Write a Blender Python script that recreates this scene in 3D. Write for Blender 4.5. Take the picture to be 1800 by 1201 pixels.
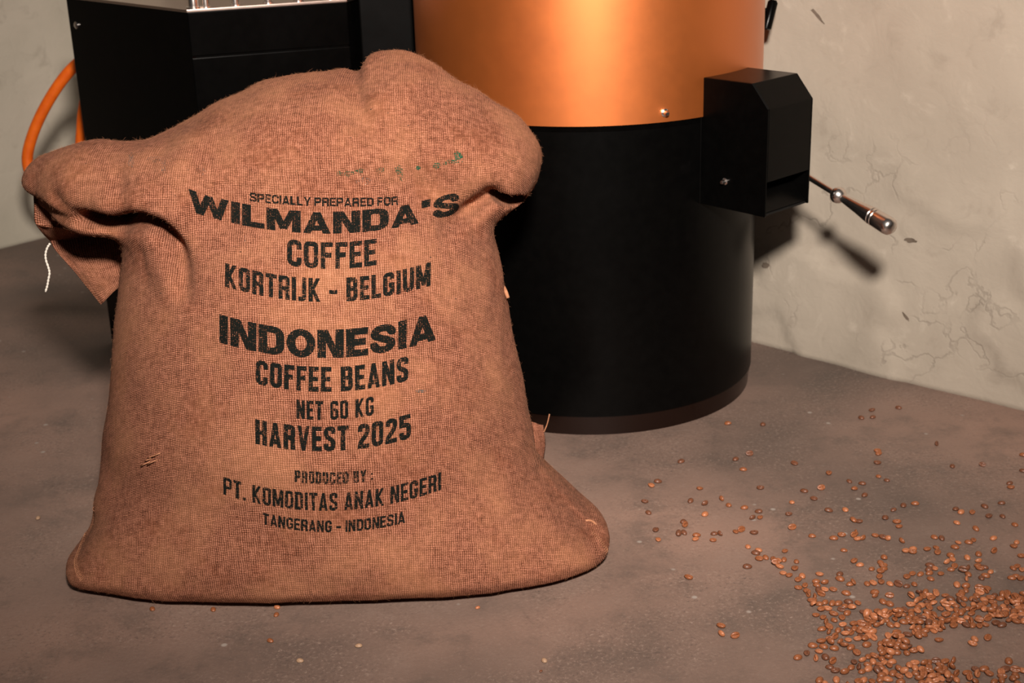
import bpy, bmesh, math, random
import numpy as np
from mathutils import Vector, Matrix
from mathutils.bvhtree import BVHTree
from mathutils.interpolate import poly_3d_calc

for o in list(bpy.data.objects):
    bpy.data.objects.remove(o, do_unlink=True)
scene = bpy.context.scene
COL = scene.collection
rng = np.random.default_rng(7)
random.seed(7)

# ------------------------------------------------------------------ camera
FPX, CAMH = 2500.0, 0.87
PITCH, ROLL = math.radians(20.0), math.radians(-1.8)
camd = bpy.data.cameras.new('camera')
camd.sensor_width = 36.0
camd.lens = FPX / 1800.0 * 36.0
camd.clip_start = 0.02
camd.dof.use_dof = True
camd.dof.focus_distance = 1.60
camd.dof.aperture_fstop = 9.5
cam = bpy.data.objects.new('camera', camd)
COL.objects.link(cam)
ROT = Matrix.Rotation(math.pi / 2 - PITCH, 3, 'X') @ Matrix.Rotation(ROLL, 3, 'Z')
cam.matrix_world = Matrix.Translation((0, 0, CAMH)) @ ROT.to_4x4()
scene.camera = cam
R3 = np.array(ROT)
CAM = np.array([0, 0, CAMH])


def rays(px, py):
    """directions through photograph pixels (1800 x 1201)"""
    px = np.asarray(px, float); py = np.asarray(py, float)
    d = np.stack([(px - 900) / FPX, -(py - 600.5) / FPX, -np.ones_like(px)], -1)
    return d @ R3.T


def on_floor(px, py, z=0.0):
    d = rays(px, py)
    return CAM + d * ((z - CAMH) / d[..., 2])[..., None]


def at_y(px, py, Y):
    d = rays(px, py)
    return CAM + d * (Y / d[..., 1])[..., None]


# ------------------------------------------------------------------ light
world = bpy.data.worlds.new('room_ambience')
scene.world = world
world.use_nodes = True
bg = world.node_tree.nodes['Background']
bg.inputs[0].default_value = (0.80, 0.78, 0.76, 1)
bg.inputs[1].default_value = 0.050


def area_light(name, loc, target, size, power, colour, spread=180):
    ld = bpy.data.lights.new(name, 'AREA')
    ld.shape = 'DISK'; ld.size = size; ld.energy = power; ld.color = colour
    ld.spread = math.radians(spread)
    lo = bpy.data.objects.new(name, ld)
    lo.location = loc
    lo.rotation_euler = (Vector(target) - Vector(loc)).to_track_quat('-Z', 'Y').to_euler()
    COL.objects.link(lo)
    return lo


def spot_light(name, loc, target, radius, power, colour, angle, blend):
    ld = bpy.data.lights.new(name, 'SPOT')
    ld.shadow_soft_size = radius; ld.energy = power; ld.color = colour
    ld.spot_size = math.radians(angle); ld.spot_blend = blend
    lo = bpy.data.objects.new(name, ld)
    lo.location = loc
    lo.rotation_euler = (Vector(target) - Vector(loc)).to_track_quat('-Z', 'Y').to_euler()
    COL.objects.link(lo)
    return lo


spot_light('camera_flash', (0.10, -0.05, 1.36), (0.08, 1.9, 0.50), 0.080, 440.0, (1.0, 0.885, 0.79), 64, 1.0)
area_light('ceiling_lamp', (-0.62, 2.62, 2.35), (-0.2, 1.8, 0.0), 0.5, 9.0, (1.0, 0.86, 0.74))

vs = scene.view_settings
vs.view_transform = 'Standard'; vs.look = 'None'
vs.exposure = 0.0; vs.gamma = 1.0; vs.use_curve_mapping = False


# ------------------------------------------------------------------ node helpers
class NT:
    def __init__(self, name):
        self.m = bpy.data.materials.new(name)
        self.m.use_nodes = True
        self.t = self.m.node_tree
        self.b = self.t.nodes['Principled BSDF']

    def n(self, typ, **kw):
        nd = self.t.nodes.new(typ)
        for k, v in kw.items():
            setattr(nd, k, v)
        return nd

    def link(self, a, b):
        self.t.links.new(a, b)

    def val(self, sock, v):
        if hasattr(v, 'links') or isinstance(v, bpy.types.NodeSocket):
            self.link(v, sock)
        else:
            sock.default_value = v

    def math(self, op, a, b=None, c=None, clamp=False):
        nd = self.n('ShaderNodeMath', operation=op)
        nd.use_clamp = clamp
        self.val(nd.inputs[0], a)
        if b is not None: self.val(nd.inputs[1], b)
        if c is not None: self.val(nd.inputs[2], c)
        return nd.outputs[0]

    def noise(self, vec, scale, detail=3, rough=0.55, dist=0.0):
        nd = self.n('ShaderNodeTexNoise')
        nd.inputs['Scale'].default_value = scale
        nd.inputs['Detail'].default_value = detail
        nd.inputs['Roughness'].default_value = rough
        nd.inputs['Distortion'].default_value = dist
        if vec is not None: self.link(vec, nd.inputs['Vector'])
        return nd.outputs['Fac']

    def ramp(self, fac, stops):
        nd = self.n('ShaderNodeValToRGB')
        el = nd.color_ramp.elements
        while len(el) > 1: el.remove(el[-1])
        el[0].position = stops[0][0]; el[0].color = (*stops[0][1], 1)
        for p, c in stops[1:]:
            e = el.new(p); e.color = (*c, 1)
        self.link(fac, nd.inputs[0])
        return nd.outputs[0]

    def fac(self, fac, a, b):
        """smooth map fac in [a,b] -> [0,1]"""
        nd = self.n('ShaderNodeMapRange')
        nd.interpolation_type = 'SMOOTHSTEP'
        self.link(fac, nd.inputs[0])
        nd.inputs[1].default_value = a; nd.inputs[2].default_value = b
        return nd.outputs[0]

    def mix(self, f, a, b, blend='MIX'):
        nd = self.n('ShaderNodeMix', data_type='RGBA', blend_type=blend)
        self.val(nd.inputs[0], f)
        for s, v in ((nd.inputs[6], a), (nd.inputs[7], b)):
            if isinstance(v, tuple): s.default_value = (*v, 1)
            else: self.link(v, s)
        return nd.outputs[2]

    def bump(self, h, strength=0.5, dist=0.001, normal=None):
        nd = self.n('ShaderNodeBump')
        nd.inputs['Strength'].default_value = strength
        nd.inputs['Distance'].default_value = dist
        self.link(h, nd.inputs['Height'])
        if normal is not None: self.link(normal, nd.inputs['Normal'])
        return nd.outputs[0]

    def set(self, colour=None, rough=None, metal=None, spec=None, normal=None):
        b = self.b
        if colour is not None:
            if isinstance(colour, tuple): b.inputs['Base Color'].default_value = (*colour, 1)
            else: self.link(colour, b.inputs['Base Color'])
        if rough is not None: self.val(b.inputs['Roughness'], rough)
        if metal is not None: b.inputs['Metallic'].default_value = metal
        if spec is not None: b.inputs['Specular IOR Level'].default_value = spec
        if normal is not None: self.link(normal, b.inputs['Normal'])
        return self.m


def obj_coord(N, kind='Object'):
    return N.n('ShaderNodeTexCoord').outputs[kind]


# ------------------------------------------------------------------ materials
def mat_floor():
    N = NT('concrete')
    co = obj_coord(N)
    big = N.noise(co, 1.7, 3, 0.5, 0.2)
    mid = N.noise(co, 9, 7, 0.74, 0.2)
    fine = N.noise(co, 210, 4, 0.75, 0.5)
    c = N.ramp(big, [(0.34, (0.105, 0.078, 0.065)), (0.50, (0.190, 0.128, 0.102)), (0.64, (0.270, 0.172, 0.133))])
    c = N.mix(N.fac(mid, 0.50, 0.85), c, N.mix(0.35, c, (0.27, 0.20, 0.165)))
    c = N.mix(N.fac(mid, 0.54, 0.30), c, N.mix(0.55, c, (0.085, 0.068, 0.058)))
    patch = N.fac(N.noise(co, 6, 3, 0.6), 0.40, 0.60)
    c = N.mix(N.math('MULTIPLY', N.fac(fine, 0.52, 0.74), N.math('MULTIPLY_ADD', patch, 0.55, 0.2)), c, (0.33, 0.25, 0.205))
    c = N.mix(N.math('MULTIPLY', N.fac(fine, 0.48, 0.27), N.math('MULTIPLY_ADD', patch, 0.55, 0.2)), c, (0.07, 0.056, 0.05))
    # trowel scratches and whitish scuffs
    mp = N.n('ShaderNodeMapping'); N.link(co, mp.inputs[0])
    mp.inputs['Rotation'].default_value = (0, 0, 0.35); mp.inputs['Scale'].default_value = (5, 60, 1)
    sc = N.noise(mp.outputs[0], 3.0, 4, 0.7, 0.8)
    c = N.mix(N.fac(sc, 0.66, 0.80), c, N.mix(0.4, c, (0.27, 0.23, 0.20)))
    vor = N.n('ShaderNodeTexVoronoi'); vor.inputs['Scale'].default_value = 16
    N.link(co, vor.inputs['Vector'])
    c = N.mix(N.fac(vor.outputs['Distance'], 0.075, 0.03), c, (0.30, 0.26, 0.23))
    h = N.math('ADD', N.math('MULTIPLY', mid, 0.6), N.math('MULTIPLY', fine, 0.7))
    rough = N.math('ADD', N.math('MULTIPLY', mid, 0.25), 0.50)
    return N.set(c, rough, spec=0.35, normal=N.bump(h, 0.35, 0.002))


def mat_plaster(name, warm):
    N = NT(name)
    co = obj_coord(N)
    big = N.noise(co, 3.0, 4, 0.6, 0.4)
    mid = N.noise(co, 18, 6, 0.62, 0.5)
    fine = N.noise(co, 120, 4, 0.6)
    a, b2 = ((0.298, 0.260, 0.210), (0.380, 0.332, 0.272)) if warm else ((0.46, 0.425, 0.345), (0.56, 0.505, 0.42))
    c = N.ramp(big, [(0.3, a), (0.7, b2)])
    c = N.mix(N.fac(mid, 0.45, 0.25), c, N.mix(0.35, c, (0.22, 0.185, 0.145)))
    c = N.mix(N.fac(mid, 0.58, 0.8), c, N.mix(0.4, c, (0.55, 0.49, 0.41)))
    h = N.math('ADD', mid, N.math('MULTIPLY', fine, 0.25))
    if warm:
        # hairline cracks and flaked edges low on the wall
        vor = N.n('ShaderNodeTexVoronoi'); vor.feature = 'DISTANCE_TO_EDGE'; vor.inputs['Scale'].default_value = 7.0
        wob = N.n('ShaderNodeTexNoise'); wob.inputs['Scale'].default_value = 11; wob.inputs['Detail'].default_value = 5
        N.link(co, wob.inputs['Vector'])
        ad = N.n('ShaderNodeVectorMath', operation='MULTIPLY_ADD')
        N.link(wob.outputs['Color'], ad.inputs[0]); ad.inputs[1].default_value = (0.22, 0.22, 0.22); N.link(co, ad.inputs[2])
        N.link(ad.outputs[0], vor.inputs['Vector'])
        sep = N.n('ShaderNodeSeparateXYZ'); N.link(co, sep.inputs[0])
        m1 = N.math('MULTIPLY', N.fac(vor.outputs['Distance'], 0.030, 0.004), N.fac(N.noise(co, 6.5, 3), 0.47, 0.60))
        m1 = N.math('MULTIPLY', m1, N.fac(sep.outputs[2], 0.50, 0.22))
        c = N.mix(N.math('MULTIPLY', m1, 0.28), c, (0.12, 0.10, 0.08))
        h = N.math('SUBTRACT', h, N.math('MULTIPLY', m1, 0.5))
    return N.set(c, 0.85, spec=0.2, normal=N.bump(h, 0.28, 0.006))


def mat_black(name, rough=0.3, base=0.004, spec=0.5):
    N = NT(name)
    co = obj_coord(N)
    n = N.noise(co, 60, 3, 0.6)
    c = N.ramp(n, [(0.3, (base, base * 0.95, base * 0.9)), (0.8, (base * 1.8, base * 1.7, base * 1.6))])
    r = N.math('ADD', N.math('MULTIPLY', N.noise(co, 7, 3), 0.12), rough - 0.06)
    return N.set(c, r, spec=spec)


def mat_metal(name, colour, rough, metal=1.0):
    N = NT(name)
    co = obj_coord(N)
    n = N.noise(co, 35, 4, 0.6)
    r = N.math('ADD', N.math('MULTIPLY', n, 0.10), rough - 0.05)
    return N.set(colour, r, metal)


def mat_simple(name, c1, c2, scale, rough, spec=0.4, bump=0.0):
    N = NT(name)
    co = obj_coord(N)
    n = N.noise(co, scale, 4, 0.6)
    c = N.ramp(n, [(0.3, c1), (0.7, c2)])
    return N.set(c, rough, spec=spec, normal=N.bump(n, bump, 0.001) if bump else None)


WP = 0.0020             # thread pitch of the jute


def weave_nodes(N, pitch=WP):
    """plain weave relief in cloth metres; returns (height, over/under sign, uv vector)"""
    uv = N.n('ShaderNodeUVMap').outputs[0]
    wob = N.n('ShaderNodeTexNoise'); wob.inputs['Scale'].default_value = 90
    wob.inputs['Detail'].default_value = 2
    N.link(uv, wob.inputs['Vector'])
    sub = N.n('ShaderNodeVectorMath', operation='SUBTRACT'); N.link(wob.outputs['Color'], sub.inputs[0])
    sub.inputs[1].default_value = (0.5, 0.5, 0.5)
    scl = N.n('ShaderNodeVectorMath', operation='SCALE'); N.link(sub.outputs[0], scl.inputs[0])
    scl.inputs['Scale'].default_value = 0.0030
    add = N.n('ShaderNodeVectorMath', operation='ADD'); N.link(uv, add.inputs[0]); N.link(scl.outputs[0], add.inputs[1])
    sep = N.n('ShaderNodeSeparateXYZ'); N.link(add.outputs[0], sep.inputs[0])
    su = N.math('SINE', N.math('MULTIPLY', sep.outputs[0], math.pi / (pitch * 1.3)))
    sv = N.math('SINE', N.math('MULTIPLY', sep.outputs[1], math.pi / pitch))
    c = N.math('MULTIPLY', su, sv)
    wu = N.math('MULTIPLY', N.math('ABSOLUTE', su), N.math('MULTIPLY_ADD', c, 0.42, 0.5))
    wv = N.math('MULTIPLY', N.math('ABSOLUTE', sv), N.math('MULTIPLY_ADD', c, -0.42, 0.58))
    h = N.math('MAXIMUM', wu, wv)
    return h, c, uv


JUTE_D, JUTE_M, JUTE_L = (0.024, 0.0070, 0.0036), (0.168, 0.057, 0.030), (0.52, 0.228, 0.148)


def jute_colour(N, h, uv):
    big = N.noise(uv, 9, 4, 0.6)
    mid = N.noise(uv, 130, 3, 0.65)
    mp = N.n('ShaderNodeMapping'); N.link(uv, mp.inputs[0]); mp.inputs['Scale'].default_value = (60, 500, 1)
    slub = N.noise(mp.outputs[0], 1.0, 3, 0.6)
    mp2 = N.n('ShaderNodeMapping'); N.link(uv, mp2.inputs[0]); mp2.inputs['Scale'].default_value = (500, 60, 1)
    slub2 = N.noise(mp2.outputs[0], 1.0, 3, 0.6)
    t = N.math('ADD', N.math('MULTIPLY', h, 0.62), N.math('MULTIPLY', N.math('ADD', slub, slub2), 0.24))
    t = N.math('ADD', t, N.math('MULTIPLY', N.math('SUBTRACT', mid, 0.5), 0.35))
    c = N.ramp(t, [(0.34, JUTE_D), (0.55, JUTE_M), (0.82, JUTE_L)])
    c = N.mix(N.fac(big, 0.40, 0.70), c, N.mix(0.35, c, (0.44, 0.20, 0.10)))
    # dark shives caught in the cloth
    vor = N.n('ShaderNodeTexVoronoi'); vor.inputs['Scale'].default_value = 42
    mp3 = N.n('ShaderNodeMapping'); N.link(uv, mp3.inputs[0]); mp3.inputs['Scale'].default_value = (1.0, 1.7, 1)
    N.link(mp3.outputs[0], vor.inputs['Vector'])
    sp = N.math('MULTIPLY', N.fac(vor.outputs['Distance'], 0.085, 0.04), N.fac(mid, 0.48, 0.60))
    c = N.mix(sp, c, (0.05, 0.028, 0.018))
    return c


def mat_jute():
    N = NT('jute_cloth')
    h, s, uv = weave_nodes(N)
    # rubbed, felted areas where the weave is veiled by fuzz (mostly up in the hood)
    sp = N.n('ShaderNodeSeparateXYZ'); N.link(uv, sp.inputs[0])
    felt = N.math('ADD', N.math('MULTIPLY', N.fac(sp.outputs[1], 0.48, 0.58), 0.45), N.fac(N.noise(uv, 13, 4, 0.65), 0.48, 0.70))
    felt = N.math('MULTIPLY', felt, 0.62, clamp=True)
    fuzz = N.noise(uv, 620, 3, 0.75, 1.5)
    soft = N.math('MULTIPLY_ADD', fuzz, 0.60, 0.19)
    mx = N.n('ShaderNodeMix'); N.link(felt, mx.inputs[0]); N.link(h, mx.inputs[2]); N.link(soft, mx.inputs[3])
    hm = mx.outputs[0]
    c = jute_colour(N, hm, uv)
    hh = N.math('ADD', hm, N.math('MULTIPLY', fuzz, 0.35))
    m = N.set(c, 0.95, spec=0.06, normal=N.bump(hh, 0.85, 0.0010))
    N.b.inputs['Sheen Weight'].default_value = 0.03
    N.b.inputs['Sheen Roughness'].default_value = 0.45
    N.b.inputs['Sheen Tint'].default_value = (1.0, 0.72, 0.52, 1)
    return m


def mat_ink(name, colour):
    N = NT(name)
    h, s, uv = weave_nodes(N)
    n = N.noise(uv, 420, 3, 0.7)
    f = N.math('MULTIPLY', N.fac(n, 0.62, 0.75), 0.22)
    c = N.mix(f, colour, jute_colour(N, h, uv))
    return N.set(c, 0.85, spec=0.08, normal=N.bump(h, 0.8, 0.0008))


M_FLOOR = mat_floor()
M_WALL_L = mat_plaster('plaster_cool', False)
M_WALL_R = mat_plaster('plaster_warm', True)
M_BLACK = mat_black('black_gloss_paint', 0.24, 0.0009, 0.08)
M_BLACK2 = mat_black('black_satin_paint', 0.30, 0.0010, 0.10)
M_DARK = mat_black('dark_cavity_paint', 0.6, 0.003, 0.2)
M_COPPER = mat_metal('copper_paint', (0.66, 0.172, 0.026), 0.45, 0.86)
_cb = M_COPPER.node_tree.nodes['Principled BSDF']
_cb.inputs['Coat Weight'].default_value = 1.0; _cb.inputs['Coat Roughness'].default_value = 0.44
M_BASE = mat_metal('brown_base_steel', (0.014, 0.006, 0.004), 0.26, 0.5)
M_CHROME = mat_metal('chrome', (0.82, 0.76, 0.72), 0.24)
M_STEEL = mat_metal('brushed_steel', (0.62, 0.50, 0.44), 0.30)
M_HOSE = mat_simple('orange_rubber', (0.66, 0.10, 0.005), (0.82, 0.15, 0.008), 40, 0.45, 0.4)
M_JUTE = mat_jute()
M_INK = mat_ink('black_ink', (0.0050, 0.0062, 0.0052))
M_GREEN = mat_ink('green_ink', (0.004, 0.065, 0.036))
M_BLUE = mat_ink('faded_blue_ink', (0.10, 0.085, 0.075))
M_FIBRE = mat_simple('jute_fibre', (0.26, 0.11, 0.055), (0.46, 0.22, 0.125), 300, 0.9, 0.1)
M_STRING = mat_simple('cotton_string', (0.60, 0.55, 0.47), (0.78, 0.73, 0.66), 900, 0.9, 0.1)
M_CRACK = mat_simple('exposed_dark_plaster', (0.10, 0.078, 0.06), (0.17, 0.135, 0.105), 60, 0.95, 0.1)
BEANS = [mat_simple('bean_brown', (0.17, 0.055, 0.020), (0.29, 0.098, 0.038), 500, 0.40, 0.5),
         mat_simple('bean_light', (0.30, 0.105, 0.042), (0.44, 0.165, 0.075), 500, 0.42, 0.5),
         mat_simple('bean_dark', (0.085, 0.034, 0.018), (0.18, 0.062, 0.028), 500, 0.42, 0.5),
         mat_simple('bean_green', (0.27, 0.16, 0.095), (0.38, 0.25, 0.16), 500, 0.5, 0.4)]


# ------------------------------------------------------------------ object helpers
def mesh_obj(name, verts, faces, mat=None, parent=None, smooth=False):
    me = bpy.data.meshes.new(name)
    me.from_pydata([tuple(map(float, v)) for v in verts], [], [tuple(map(int, f)) for f in faces])
    me.update()
    o = bpy.data.objects.new(name, me)
    COL.objects.link(o)
    if mat: me.materials.append(mat)
    if parent: o.parent = parent
    if smooth: me.polygons.foreach_set('use_smooth', [True] * len(me.polygons))
    return o


def np_mesh(name, V, Q, mat=None, parent=None, smooth=True, uv=None):
    """fast quad mesh from numpy arrays"""
    me = bpy.data.meshes.new(name)
    k = Q.shape[1]
    me.vertices.add(len(V)); me.vertices.foreach_set('co', V.astype(np.float32).ravel())
    me.loops.add(Q.size); me.loops.foreach_set('vertex_index', Q.astype(np.int32).ravel())
    me.polygons.add(len(Q))
    me.polygons.foreach_set('loop_start', np.arange(0, Q.size, k, dtype=np.int32))
    me.polygons.foreach_set('loop_total', np.full(len(Q), k, np.int32))
    if smooth: me.polygons.foreach_set('use_smooth', np.ones(len(Q), bool))
    if uv is not None:
        l = me.uv_layers.new(name='UVMap')
        l.data.foreach_set('uv', uv[Q.ravel()].astype(np.float32).ravel())
    me.update(calc_edges=True)
    me.validate()
    o = bpy.data.objects.new(name, me)
    COL.objects.link(o)
    if mat: me.materials.append(mat)
    if parent: o.parent = parent
    return o


def bm_obj(name, bm, mat, parent=None, smooth=False):
    me = bpy.data.meshes.new(name)
    bmesh.ops.recalc_face_normals(bm, faces=bm.faces)
    bm.to_mesh(me); bm.free()
    o = bpy.data.objects.new(name, me)
    COL.objects.link(o)
    if mat: me.materials.append(mat)
    if parent: o.parent = parent
    if smooth: me.polygons.foreach_set('use_smooth', [True] * len(me.polygons))
    return o


def prism(name, pts, z0, z1, mat, parent=None, bevel=0.0):
    """vertical prism over a ground polygon"""
    bm = bmesh.new()
    a = [bm.verts.new((p[0], p[1], z0)) for p in pts]
    b = [bm.verts.new((p[0], p[1], z1)) for p in pts]
    n = len(pts)
    bm.faces.new(a[::-1]); bm.faces.new(b)
    for i in range(n):
        bm.faces.new((a[i], a[(i + 1) % n], b[(i + 1) % n], b[i]))
    if bevel:
        bmesh.ops.bevel(bm, geom=list(bm.edges), offset=bevel, segments=2, affect='EDGES', profile=0.6)
    return bm_obj(name, bm, mat, parent)


def tube(name, pts, radius, mat, parent=None, seg=12, taper=None):
    """round tube along a polyline"""
    P = np.array(pts, float); n = len(P)
    T = np.gradient(P, axis=0); T /= np.linalg.norm(T, axis=1)[:, None]
    up = np.array([0, 0, 1.0]) if abs(T[0][2]) < 0.9 else np.array([1.0, 0, 0])
    V = []; F = []
    a = np.cross(T[0], up); a /= np.linalg.norm(a)
    for i in range(n):
        a = a - T[i] * (a @ T[i]); a /= np.linalg.norm(a)
        b = np.cross(T[i], a)
        r = radius * (taper[i] if taper is not None else 1.0)
        for k in range(seg):
            t = 2 * math.pi * k / seg
            V.append(P[i] + r * (math.cos(t) * a + math.sin(t) * b))
    for i in range(n - 1):
        for k in range(seg):
            F.append((i * seg + k, i * seg + (k + 1) % seg, (i + 1) * seg + (k + 1) % seg, (i + 1) * seg + k))
    F.append(tuple(range(seg))[::-1]); F.append(tuple((n - 1) * seg + k for k in range(seg)))
    return mesh_obj(name, V, F, mat, parent, smooth=True)


def lathe(name, prof, origin, axis, mat, parent=None, seg=32):
    """profile [(radius, distance along axis)] spun about an axis"""
    ax = Vector(axis).normalized()
    q = Vector((0, 0, 1)).rotation_difference(ax)
    V = []; F = []
    for r, d in prof:
        for k in range(seg):
            t = 2 * math.pi * k / seg
            V.append(Vector(origin) + q @ Vector((r * math.cos(t), r * math.sin(t), d)))
    for i in range(len(prof) - 1):
        for k in range(seg):
            F.append((i * seg + k, i * seg + (k + 1) % seg, (i + 1) * seg + (k + 1) % seg, (i + 1) * seg + k))
    F.append(tuple(range(seg))[::-1]); F.append(tuple((len(prof) - 1) * seg + k for k in range(seg)))
    o = mesh_obj(name, V, F, mat, parent, smooth=True)
    m = o.modifiers.new('edge', 'EDGE_SPLIT'); m.split_angle = math.radians(40)
    return o


def spline(pts, n):
    """Catmull-Rom through points"""
    P = np.array(pts, float)
    P = np.vstack([2 * P[0] - P[1], P, 2 * P[-1] - P[-2]])
    out = []
    m = len(P) - 3
    for t in np.linspace(0, m - 1e-6, n):
        i = int(t); f = t - i
        a, b, c, d = P[i:i + 4]
        out.append(0.5 * (2 * b + (c - a) * f + (2 * a - 5 * b + 4 * c - d) * f * f + (3 * b - a - 3 * c + d) * f ** 3))
    return np.array(out)


def thing(name, label, cat, loc=(0, 0, 0), group=None):
    o = bpy.data.objects.new(name, None)
    o.empty_display_size = 0.05
    COL.objects.link(o)
    tag(o, label, cat, group)
    return o


def tag(o, label, cat, group=None):
    o['label'] = label; o['category'] = cat
    if group: o['group'] = group


def lattice(nx, ny, seed):
    g = np.random.default_rng(seed)
    return g.random((nx, ny))


def vnoise(x, y, seed):
    """smooth value noise, numpy"""
    g = lattice(64, 64, seed)
    xi = np.floor(x).astype(int); yi = np.floor(y).astype(int)
    fx = x - xi; fy = y - yi
    fx = fx * fx * (3 - 2 * fx); fy = fy * fy * (3 - 2 * fy)
    a = g[xi % 64, yi % 64]; b = g[(xi + 1) % 64, yi % 64]; c = g[xi % 64, (yi + 1) % 64]; d = g[(xi + 1) % 64, (yi + 1) % 64]
    return (a * (1 - fx) + b * fx) * (1 - fy) + (c * (1 - fx) + d * fx) * fy - 0.5


# ------------------------------------------------------------------ structure: floor and walls
def make_floor():
    s = 3.6
    o = mesh_obj('floor', [(-s, -1.2, 0), (s, -1.2, 0), (s, 5.2, 0), (-s, 5.2, 0),
                           (-s, -1.2, -.1), (s, -1.2, -.1), (s, 5.2, -.1), (-s, 5.2, -.1)],
                 [(0, 1, 2, 3), (7, 6, 5, 4), (0, 4, 5, 1), (1, 5, 6, 2), (2, 6, 7, 3), (3, 7, 4, 0)], M_FLOOR)
    o['kind'] = 'structure'
    o['label'] = 'brownish grey worn concrete floor under the sack'


make_floor()

WN = np.array([0.688, 0.727, 0.0]); WN /= np.linalg.norm(WN)          # right wall normal (pointing into the wall)
WT = np.array([WN[1], -WN[0], 0.0])                                   # along it, towards the camera
WD = float(on_floor(1325, 606) @ WN)
LN = np.array([-WT[0], -WT[1], 0.0])                                  # left wall normal
LD = float(on_floor(20, 433) @ LN)
CORNER = WN * WD + LN * LD


def make_wall(name, along, normal, length, height, mat, seed, cracks, label):
    nx, nz = int(length / 0.012), int(height / 0.012)
    S, Z = np.meshgrid(np.linspace(0, length, nx + 1), np.linspace(0, height, nz + 1), indexing='ij')
    d = 0.012 * vnoise(S * 4, Z * 4, seed) + 0.004 * vnoise(S * 13, Z * 11, seed + 1) + 0.0012 * vnoise(S * 31, Z * 31, seed + 2)
    # flaking ledges low on the wall
    lv = vnoise(S * 6 + 3, Z * 9, seed + 3) + 0.4 * vnoise(S * 21, Z * 24, seed + 4)
    d += cracks * 0.007 * (1 / (1 + np.exp(-lv * 40)) - 0.5) * np.clip((0.42 - Z) / 0.2, 0, 1)
    P = CORNER[None, None] + along[None, None] * S[..., None] + normal[None, None] * (d[..., None] + 0.004)
    P[..., 2] += Z - 0.004
    idx = np.arange((nx + 1) * (nz + 1)).reshape(nx + 1, nz + 1)
    Q = np.stack([idx[:-1, :-1], idx[1:, :-1], idx[1:, 1:], idx[:-1, 1:]], -1).reshape(-1, 4)
    o = np_mesh(name, P.reshape(-1, 3), Q, mat)
    sm = o.modifiers.new('thickness', 'SOLIDIFY'); sm.thickness = 0.12
    c = (along[0] * normal[1] - along[1] * normal[0])
    sm.offset = 1.0 if c < 0 else -1.0
    o['kind'] = 'structure'; o['label'] = label
    return o


make_wall('wall_right', WT, WN, 4.2, 2.6, M_WALL_R, 11, 1.0, 'uneven beige plaster wall on the right with flaking cracks')
make_wall('wall_left', -LN if False else -WN, LN, 2.6, 2.6, M_WALL_L, 31, 0.3, 'grey green plaster wall at the far left')


WALL_R = bpy.data.objects['wall_right']
_g = np.random.default_rng(9)
for _cx, _cy, _w, _h, _rt in [(1601, 423, 9, 4.5, .1), (1346, 466, 6, 5, .2), (1436, 26, 17, 2.5, -.85), (1592, 556, 9, 2.0, -.9)]:
    d_ = rays(_cx, _cy); hit = CAM + d_ * ((WD - WN @ CAM) / (WN @ d_))
    n_ = 14; sc_ = np.linalg.norm(hit - CAM) / FPX
    ring = []
    for k in range(n_):
        a_ = 2 * math.pi * k / n_; q_ = _g.uniform(.65, 1.15)
        du, dv = _w * q_ * math.cos(a_), _h * q_ * math.sin(a_)
        du, dv = du * math.cos(_rt) - dv * math.sin(_rt), du * math.sin(_rt) + dv * math.cos(_rt)
        ring.append((du * sc_ * 1.25, dv * sc_))
    bv_ = WALL_R.data
    ok, loc_, nr_, _i = WALL_R.ray_cast(Vector(CAM), Vector(d_).normalized())
    base_ = np.array(loc_) if ok else hit
    vv = [base_ - WN * .0012 + WT * a_ + np.array([0, 0, b_]) for a_, b_ in ring] + [base_ + WN * .003 + WT * a_ + np.array([0, 0, b_]) for a_, b_ in ring]
    ff = [tuple(range(n_)), tuple(range(2 * n_ - 1, n_ - 1, -1))] + [(k, (k + 1) % n_, n_ + (k + 1) % n_, n_ + k) for k in range(n_)]
    mesh_obj('plaster_chip', vv, ff, M_CRACK, WALL_R)


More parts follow.
